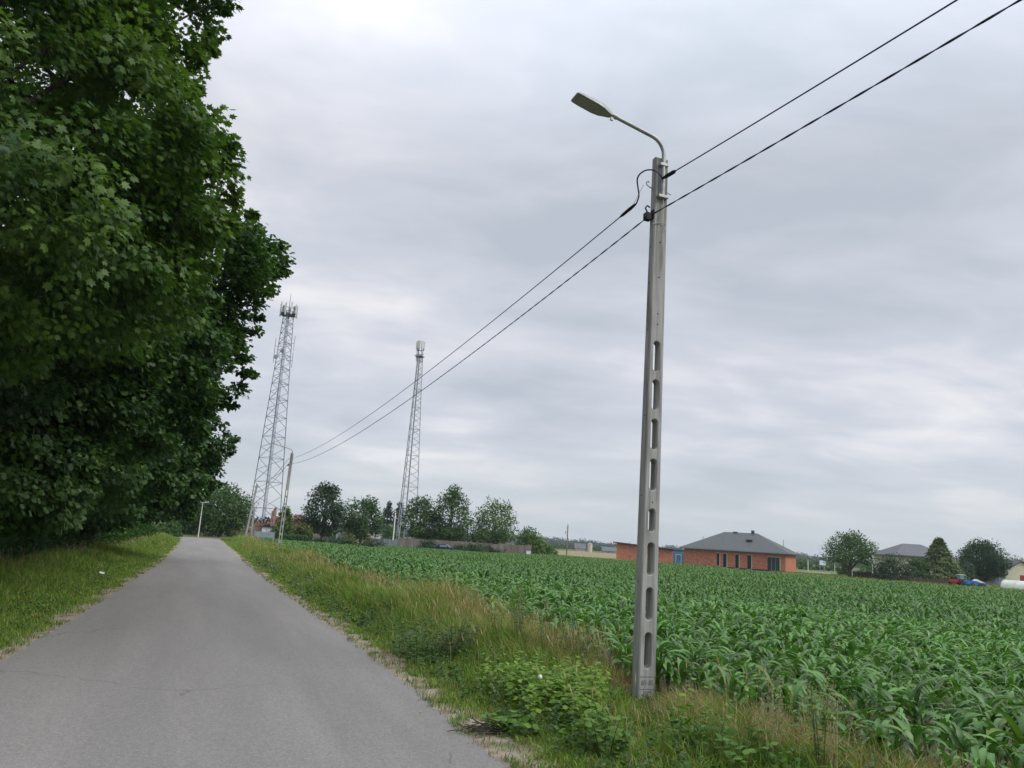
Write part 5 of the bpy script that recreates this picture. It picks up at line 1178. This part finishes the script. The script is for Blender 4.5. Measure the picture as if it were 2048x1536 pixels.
def trailer():
    pa, pb = base(682, 132), base(762, 134); a, Lw = frame_from(pa, pb); root = empty('white_trailer', pa, a, 'long white box trailer parked behind the olive bush', 'trailer')
    MB().box(0, Lw, 0, 2.4, .5, 1.95).build('body', M['plaster'], root, bevel=.04)
    MB().box(-.05, Lw + .05, -.08, 2.48, 1.953, 2.1).build('roof', M['white'], root)
    MB().box(-.5, -.01, .3, 2.1, .45, 1.9).build('end_cover', M['signblue'], root, bevel=.05)
    for x in (.2, .35, .62, .8): MB().box(Lw * x, Lw * x + 1.2, -.04, -.003, .95, 1.7).build('side_panel', M['antenna'], root)
    for x in (.2, .8): MB().tube([(Lw * x, .1, .38), (Lw * x, .4, .38)], .4, 14).build('wheel', M['rubber'], root)
trailer()
def car():
    P = base(893, 128.2); root = empty('parked_car', P, R(-8), 'dark blue car half hidden among brambles at the concrete fence', 'car'); root.scale = (.85, .85, .85)
    prof = [(-1.9, .3), (-1.95, .8), (-1.5, .95), (-1.1, 1.42), (.1, 1.45), (.75, .95), (1.75, .82), (1.95, .6), (1.95, .3)]
    m_ = MB(); m_.prism([(x, 0, z) for x, z in prof], (0, -.8, 0), (0, .8, 0)); m_.build('body', M['carblue'], root, bevel=.06)
    m_ = MB(); m_.prism([(.14, 0, 1.43), (.76, 0, .98), (.82, 0, .99), (.18, 0, 1.47)], (0, -.7, 0), (0, .7, 0)); m_.build('windscreen', M['carglass'], root)
    m_ = MB(); m_.box(-1.0, .35, -.83, -.802, 1.0, 1.32); m_.build('side_window', M['carglass'], root)
    for x in (-1.25, 1.25):
        for y in (-.82, .68):
            w = MB(); w.tube([(x, y, .32), (x, y + .16, .32)], .32, 14); w = w.build('wheel', M['rubber'], root); MB().tube([(x, y - .01, .32), (x, y + .17, .32)], .18, 10).build('rim', M['galv'], w)
car()
def small_box():
    P = base(1058, 131.5); m_ = MB(); m_.box(-.35, .35, -.2, .2, 0, .95); m_.box(-.39, .39, -.24, .24, .953, 1.02); o = m_.build('meter_box', M['white'], bevel=.02); o.location = Vector(P.tolist()); tag(o, 'small white box at the right end of the concrete fence', 'meter box')
small_box()

# ------------------------------------------------------------------ poles, signs and machines on the right
def simple_pole(label, px, px_t, py_t, Y, r, mat, arms=(), name='utility_pole', cat='utility pole'):
    P = base(px, Y); zt = at(px_t, py_t, Y)[2] - P[2]; root = empty(name, P, 0, label, cat)
    MB().tube([(0, 0, -.2), (0, 0, zt)], [r, r * .7], 8).build('pole', mat, root, smooth=True)
    for z, x0, x1 in arms: MB().bar((x0, 0, zt - z), (x1, 0, zt - z), .09).build('crossarm', M['antenna_dark'], root)
    return root
up = simple_pole('lone grey utility pole left of the brick outbuilding', 1134, 1137, 1049, 175, .15, M['fence_grey'], ((.7, -.35, 0), (1.55, -.5, 0)))
MB().bar((-.45, 0, at(1137, 1049, 175)[2] + .45 - 2.1), (-.45, 0, at(1137, 1049, 175)[2] + .45 - 1.5), .14).build('insulator', M['antenna_dark'], up)
simple_pole('thin white post on the meadow right of the brick house', 1616, 1616.5, 1120, 160, .09, M['white'], name='marker_post', cat='post')
simple_pole('single dark pole behind the left rim of the umbrella tree', 1668, 1669, 1106, 260, .17, M['roof_dark'], ((.4, -.5, .5),))
simple_pole('paired dark pole nearest to the umbrella tree trunk', 1679, 1679.5, 1104, 250, .2, M['roof_dark'], ((.3, -.5, .5), (.9, -.4, .4)))
simple_pole('short pale post at the gap before the round dark bush', 1669, 1669, 1128, 170, .09, M['plaster'], name='marker_post', cat='post')
simple_pole('white gate post beside the brown board fence', 1745, 1745.5, 1124, 140, .08, M['white'], name='gate_post', cat='post')
simple_pole('leaning pale floodlight mast in front of the compact round tree', 2012, 2000, 1124, 148, .09, M['antenna'], name='light_mast', cat='mast')
def billboard():
    P = base(1645, 190); root = empty('billboard', P, R(12), 'pale blue billboard on two posts beyond the meadow', 'billboard')
    z0, z1 = at(1645, 1130.5, 190)[2] - P[2], at(1645, 1121, 190)[2] - P[2]
    MB().box(-.78, .78, -.06, .06, z0, z1).build('panel', M['signblue'], root, bevel=.02)
    for x in (-.6, .6): MB().box(x - .06, x + .06, .063, .16, -.2, z1 - .1).build('post', M['antenna_dark'], root)
billboard()
def wheel(root, x, y, r, w): 
    o = MB(); o.tube([(x, y, r), (x, y + w * .2, r), (x, y + w * .8, r), (x, y + w, r)], [r * .88, r, r, r * .88], 16); o = o.build('wheel', M['rubber'], root, smooth=True)
    MB().tube([(x, y - .02, r), (x, y + w + .02, r)], r * .5, 12).build('rim', M['red'], o)
def tractor():
    P = base(1916, 118); root = empty('tractor', P, R(-4), 'red farm tractor with a pale cab roof on the meadow edge', 'tractor'); root.scale = (.8, .8, .8)
    m_ = MB(); m_.prism([(-1.55, 0, .55), (-.2, 0, .55), (-.2, 0, 1.2), (-1.4, 0, 1.1), (-1.6, 0, .9)], (0, -.33, 0), (0, .33, 0)); m_.box(-.2, 1.0, -.3, .3, .5, .95); m_.build('body', M['red'], root, bevel=.05)
    for y in (-.62, .3): m_ = MB(); m_.prism([(.1, 0, .95), (.35, 0, 1.22), (.9, 0, 1.22), (1.15, 0, .9), (1.1, 0, .82), (.85, 0, 1.12), (.4, 0, 1.12), (.2, 0, .88)], (0, y, 0), (0, y + .32, 0)); m_.build('mudguard', M['red'], root)
    c = MB()
    for x in (0.0, .95):
        for y in (-.48, .48): c.bar((x, y, 1.0), (x + (.05 if x < .5 else -.05), y, 1.95), .06)
    c.build('cab_frame', M['roof_dark'], root); MB().box(-.12, 1.08, -.56, .56, 1.95, 2.06).build('cab_roof', M['white'], root, bevel=.03)
    MB().box(.05, .9, -.42, .42, 1.25, 1.9).build('cab_glass', M['carglass'], root)
    MB().bar((-.9, -.1, 1.1), (-.9, -.1, 1.75), .07).build('exhaust', M['roof_dark'], root)
    for y in (-.72, .42): wheel(root, .62, y, .62, .3)
    for y in (-.62, .4): wheel(root, -1.2, y, .36, .22)
tractor()
def sprayer():
    P = base(1950, 117); root = empty('farm_trailer', P, R(-3), 'blue farm machine with white hood and orange end beside the red tractor', 'farm machine'); root.scale = (.82, .82, .82)
    m_ = MB(); m_.prism([(-1.9, 0, .35), (.1, 0, .3), (.3, 0, .75), (-.2, 0, 1.05), (-1.7, 0, 1.1), (-2.0, 0, .8)], (0, -.7, 0), (0, .7, 0)); m_.build('hopper', M['blue_bright'], root, bevel=.06)
    m_ = MB(); m_.prism([(-.3, 0, 1.08), (.1, 0, 1.35), (.9, 0, 1.0), (1.5, 0, .75), (.4, 0, .8)], (0, -.6, 0), (0, .6, 0)); m_.build('hood', M['white'], root, bevel=.04)
    m_ = MB(); m_.box(.5, 1.7, -.62, .62, .38, .74); m_.build('frame', M['blue_bright'], root, bevel=.03); m_ = MB(); m_.prism([(1.4, 0, .76), (2.0, 0, .5), (2.0, 0, .35), (1.72, 0, .35)], (0, -.5, 0), (0, .5, 0)); m_.build('tailpiece', M['orange'], root)
    m_ = MB(); m_.bar((-1.9, 0, .45), (-2.6, 0, .45), .1); m_.build('drawbar', M['roof_dark'], root)
    for x in (-.9, .9):
        for y in (-.85, .65): wheel(root, x, y, .34, .2)
sprayer()

# ------------------------------------------------------------------ verge plants and litter
def weed(name, label, s, u, h, nst, leaf, cols, spread=0.25, per=22, outline=OVAL, cat='weed', group=None, lean=0.35, top_head=None, leaf_lo=0.1):
    loc = su(s, u); loc[2] = float(gz(loc[0], loc[1])); root = empty(name, loc, 0, label, cat, group)
    mb = MB(); P, D, Nn = [], [], []; heads = []
    for k in range(nst):
        a = rng.uniform(0, 6.28); ln = rng.uniform(0.05, lean); b = np.array([math.cos(a), math.sin(a), 0]); p0 = b * rng.random() * spread * 0.5; hh = h * rng.uniform(0.65, 1.0)
        path = [p0 + b * ln * hh * t ** 1.6 + np.array([0, 0, hh * t]) for t in np.linspace(0, 1, 6)]; mb.tube(path, list(np.linspace(0.006, 0.002, 6)), 5, cap=False); heads.append(path[-1])
        for j in range(per):
            t = leaf_lo + (1 - leaf_lo) * (j + rng.random()) / per; q = p0 + b * ln * hh * t ** 1.6 + np.array([0, 0, hh * t]); aa = j * 2.4 + rng.normal() * .4
            dd = np.array([math.cos(aa), math.sin(aa), rng.normal() * .25 + .15]); P.append(q); D.append(dd); Nn.append(np.array([0, 0, 1]) + rng.normal(size=3) * .35)
    P, D, Nn = np.array(P), np.array(D), np.array(Nn); sz = leaf * rng.uniform(.6, 1.2, len(P))
    V, Fc, k = leaves(P, D, Nn, sz, outline, 0.2); t = rng.random((len(P), 1)); c = np.array(cols[0]) * (1 - t) + np.array(cols[1]) * t
    link_mesh('foliage', np_mesh('foliage', V, Fc, np.repeat(c, k, 0)), root, M['grass'])
    mb.build('stems', M['straw'] if top_head == 'straw' else M['grass_stem'], root)
    if top_head:
        hp = np.repeat(np.array(heads), 60, 0); n = len(hp); off = rng.normal(size=(n, 3)) * np.array([.028, .028, .09]); off[:, 2] -= .05
        V, Fc, k = leaves(hp + off, unit(n) * .5 + np.array([0, 0, 1.]), unit(n), np.full(n, .024), np.array([(0, 0), (.2, .4), (0, 1.), (-.2, .4)])); cc = np.array((0.30, 0.27, 0.17) if top_head == 'straw' else (0.22, 0.24, 0.09)) * rng.uniform(.8, 1.2, (n, 1))
        link_mesh('seed_heads', np_mesh('seed_heads', V, Fc, np.repeat(cc, k, 0)), root, M['grass'])['kind'] = 'stuff'
    return root
M['grass_stem'] = plain('green_stem', (0.07, 0.11, 0.035), 0.8)
SLIM = np.array([(0, 0), (.1, .3), (.08, .65), (0, 1.0), (-.08, .65), (-.1, .3)])
WD = ((0.05, 0.115, 0.032), (0.11, 0.18, 0.055)); WG = ((0.065, 0.15, 0.028), (0.13, 0.23, 0.04)); WP = ((0.07, 0.10, 0.05), (0.12, 0.15, 0.08))
def px_su(px, py): 
    d = ray(px, py); t = -EYE / d[2]; p = d * t; return float(p @ DS), float(p @ DU)
s_, u_ = px_su(846, 1322); weed('mugwort_plant', 'dark green bushy mugwort clump leaning towards the road', s_, u_, 0.56, 24, 0.13, WD, 1.3, 24, SLIM, lean=.9)
s_, u_ = px_su(905, 1330); weed('mugwort_plant', 'pale stemmed mugwort clump right of the dark bushy one', s_, u_, 0.66, 12, 0.10, WP, .4, 24, SLIM, lean=.5)
s_, u_ = px_su(1000, 1322); weed('tall_weed', 'slender grey green weed with upright stems, left of the nettle patch', s_, u_, 0.8, 7, 0.085, WP, .4, 26, SLIM, lean=.3, top_head='green')
s_, u_ = px_su(1048, 1330); weed('tall_weed', 'tallest grey green weed, its seeding top crossing the maize', s_, u_, 1.02, 6, 0.085, WP, .35, 30, SLIM, lean=.2, top_head='green')
s_, u_ = px_su(1100, 1340); weed('tall_weed', 'dark stemmed weed behind the bright nettles', s_, u_, 0.72, 7, 0.09, WD, .4, 24, SLIM, lean=.35)
s_, u_ = px_su(1150, 1350); weed('tall_weed', 'bushy grey green weed between the nettles and the maize', s_, u_, 0.62, 9, 0.085, WP, .4, 24, SLIM, lean=.4)
s_, u_ = px_su(592, 1124); weed('broom_bush', 'lime green feathery bush on the verge before the far lamp post', s_, u_, 1.0, 60, 0.2, ((0.10, 0.20, 0.02), (0.17, 0.27, 0.03)), 1.9, 18, SLIM, cat='bush', lean=.7)
for (px, py, h, lab, hd) in ((1545, 1555, .72, 'leftmost feathery seed grass plume before the maize', 'straw'), (1640, 1580, .78, 'greenish feathery seed plume, the middle one before the maize', 'green'), (1672, 1590, .78, 'rightmost pinkish seed plume before the maize', 'straw')):
    s_, u_ = px_su(px, py); weed('plume_grass', lab, s_, u_, h, 5, 0.16, WG, .12, 6, SLIM, group='feathery seed plumes at the field edge', lean=.16, top_head=hd)
for (px, py, h, lab) in ((1395, 1520, .42, 'leafy weed with pale flower heads at the field edge right of the near lamp post'), (1500, 1560, .36, 'broad leaved green weed at the bottom edge of the verge'), (1010, 1470, .2, 'low tuft of broad leaves close to the asphalt'), (1205, 1515, .4, 'leafy clump in front of the near lamp post foot')):
    s_, u_ = px_su(px, py); weed('leafy_weed', lab, s_, u_, h, 12, 0.085, WG, .45, 14, OVAL, lean=.6)
def nettles():
    n = 520; parts = []; s0, u0 = px_su(1125, 1420)
    s = s0 + rng.normal(size=n) * .48 + .1; u = u0 + rng.normal(size=n) * .62; ok = (s > edge_r(u) + .7) & (s < 5.2) & (foot_clear(s, u) > .82); s, u = s[ok], u[ok]; n = len(s)
    P0 = s[:, None] * DS + u[:, None] * DU; P0[:, 2] = gz(P0[:, 0], P0[:, 1]); h = rng.uniform(.18, .46, n)
    k = 13; idx = np.repeat(np.arange(n), k); t = np.tile((np.arange(k) + .6) / k, n); P = P0[idx] + np.array([0, 0, 1.]) * (h[idx] * t)[:, None] + rng.normal(size=(n * k, 3)) * .012
    a = np.tile(np.arange(k) * 1.57, n) + rng.uniform(0, 6.28, n)[idx]; D = np.stack([np.cos(a), np.sin(a), rng.normal(size=n * k) * .2], 1); Nn = np.array([0, 0, 1.]) + rng.normal(size=(n * k, 3)) * .3
    V, Fc, kk = leaves(P, D, Nn, rng.uniform(.045, .085, n * k), OVAL, .2); tt = np.clip(rng.random(n)[idx] * .6 + rng.random(n * k) * .4, 0, 1)[:, None]; c = np.array((0.10, 0.20, 0.025)) * (1 - tt) + np.array((0.21, 0.33, 0.045)) * tt
    parts.append((V, Fc, np.repeat(c, kk, 0)))
    parts.append(blades(P0, h, np.full(n, .003), np.full(n, .1), rng.uniform(0, 6.28, n), np.tile((0.08, .12, .04), (n, 1)), np.tile((0.08, .14, .04), (n, 1))))
    V, Fc, c = merge(parts); o = link_mesh('nettle_patch', np_mesh('nettle_patch', V, Fc, c), None, M['grass']); tag(o, 'bright green patch of low nettles left of the near lamp post foot', 'nettles', kind='stuff')
nettles()
def dandelion():
    s_, u_ = px_su(1076, 1432); loc = su(s_, u_); root = empty('dandelion_clock', loc, 0, 'single white dandelion clock above the nettle patch', 'dandelion')
    MB().tube([(0, 0, 0), (.01, 0, .2), (0, 0, .36)], .003, 5).build('stem', M['grass_stem'], root)
    bm = bmesh.new(); bmesh.ops.create_icosphere(bm, subdivisions=2, radius=.024, matrix=Matrix.Translation((0, 0, .375))); me = bpy.data.meshes.new('seed_ball'); 
    for v in bm.verts: v.co += Vector((random.gauss(0, .002), random.gauss(0, .002), random.gauss(0, .002)))
    bm.to_mesh(me); bm.free(); link_mesh('seed_ball', me, root, M['fluff'])
dandelion()
def twig_pile(px, py, n, rad, label, mat, name, ln=.22, zmax=.06):
    s_, u_ = px_su(px, py); loc = su(s_, u_, .01); mb = MB()
    for k in range(n):
        c = np.array([rng.normal() * rad, rng.normal() * rad * .6, .012 + abs(rng.normal()) * zmax * .5]); a = rng.normal() * .6 + .5; d = np.array([math.cos(a), math.sin(a), rng.normal() * .2]) * ln * rng.uniform(.3, .8)
        c[2] = max(c[2], abs(d[2]) + .006); mb.tube([c - d, c + rng.normal(size=3) * .01, c + d], [.004, .005, .002], 5)
    o = mb.build(name, mat); o.location = Vector(loc.tolist()); tag(o, label, 'twigs')
twig_pile(985, 1466, 60, .13, 'small heap of dead black twigs on the sandy road edge', M['twig'], 'twig_heap')
twig_pile(858, 1312, 14, .16, 'few pale broken straw stalks lying before the dark mugwort', M['straw'], 'fallen_stalks', .34, .16)
def litter():
    s_, u_ = px_su(201, 1164); loc = su(s_, u_, .24); m_ = MB(); k = 5
    pts = [[(i / k - .5) * .3, (j / k - .5) * .22, .03 * math.sin(i * 2.1 + j) + .02 * math.cos(j * 3)] for i in range(k + 1) for j in range(k + 1)]
    m_.add(pts, [(i * (k + 1) + j, (i + 1) * (k + 1) + j, (i + 1) * (k + 1) + j + 1, i * (k + 1) + j + 1) for i in range(k) for j in range(k)])
    o = m_.build('plastic_litter', M['white']); o.scale = (.42, .42, .42); o.location = Vector(loc.tolist()); o.rotation_euler = (R(30), R(10), .5); tag(o, 'scrap of white plastic caught in the left verge grass', 'litter')
litter()
def shoulder_bits():
    """stones, dry leaves and sprigs scattered on the sandy edge and the road"""
    mb = MB()
    for k in range(420):
        u = 5.5 + 30 * rng.random() ** 2; sd_ = rng.random() < .7; s = (edge_r(u) + rng.normal() * .14 + .12) if sd_ else (edge_l(u) - .12 + rng.normal() * .14); r = rng.uniform(.004, .013)
        c = su(s, u, .012); q = [(c[0] + r * math.cos(a) * rng.uniform(.7, 1.3), c[1] + r * math.sin(a) * rng.uniform(.7, 1.3), c[2]) for a in np.arange(0, 6.28, 1.2566)][:5]
        mb.add(q + [(c[0], c[1], c[2] + r * .8)], [(i, (i + 1) % 5, 5) for i in range(5)])
    tag(mb.build('loose_gravel', M['sand']), 'loose grit strewn along the asphalt edges', 'gravel', kind='stuff')
    n = 1500; u = 5 + 40 * rng.random(n) ** 1.8; s = np.where(rng.random(n) < .65, edge_r(u) + rng.exponential(.14, n) + wob(u, 2.5, .06), edge_l(u) - rng.exponential(.16, n)); 
    P = s[:, None] * DS + u[:, None] * DU; P[:, 2] = .008; c = GREENS[rng.integers(0, 4, n)] * rng.uniform(.6, 1.1, (n, 1)); c[rng.random(n) < .3] = (0.2, .15, .08)
    cl = np.repeat(P, 6, 0) + np.concatenate([rng.normal(size=(n * 6, 2)) * .025, np.zeros((n * 6, 1))], 1); m = len(cl)
    V, Fc, cc = blades(cl, rng.uniform(.03, .09, m), rng.uniform(.002, .004, m), rng.uniform(.4, 1.4, m), rng.uniform(0, 6.28, m), np.repeat(c, 6, 0), np.repeat(c, 6, 0) * 1.2)
    tag(link_mesh('edge_sprigs', np_mesh('edge_sprigs', V, Fc, cc), None, M['grass']), 'short sprigs of grass creeping over the sandy road edges', 'grass', kind='stuff')
shoulder_bits()

# ------------------------------------------------------------------ the air: far things fade a little
def haze():
    m = bpy.data.materials.new('haze_air'); m.use_nodes = True; t = m.node_tree; t.nodes.clear()
    v = N('ShaderNodeVolumePrincipled', t); v.inputs['Color'].default_value = (0.78, 0.86, 0.95, 1); v.inputs['Density'].default_value = 0.0002; v.inputs['Anisotropy'].default_value = 0.2
    o_ = N('ShaderNodeOutputMaterial', t); L(v.outputs[0], o_.inputs['Volume'], t)
    m_ = MB(); m_.box(-3600, 3600, -3600, 3600, -1.6, 60); o = m_.build('haze', m); o['kind'] = 'stuff'; o['label'] = 'thin summer haze over the fields'
haze()
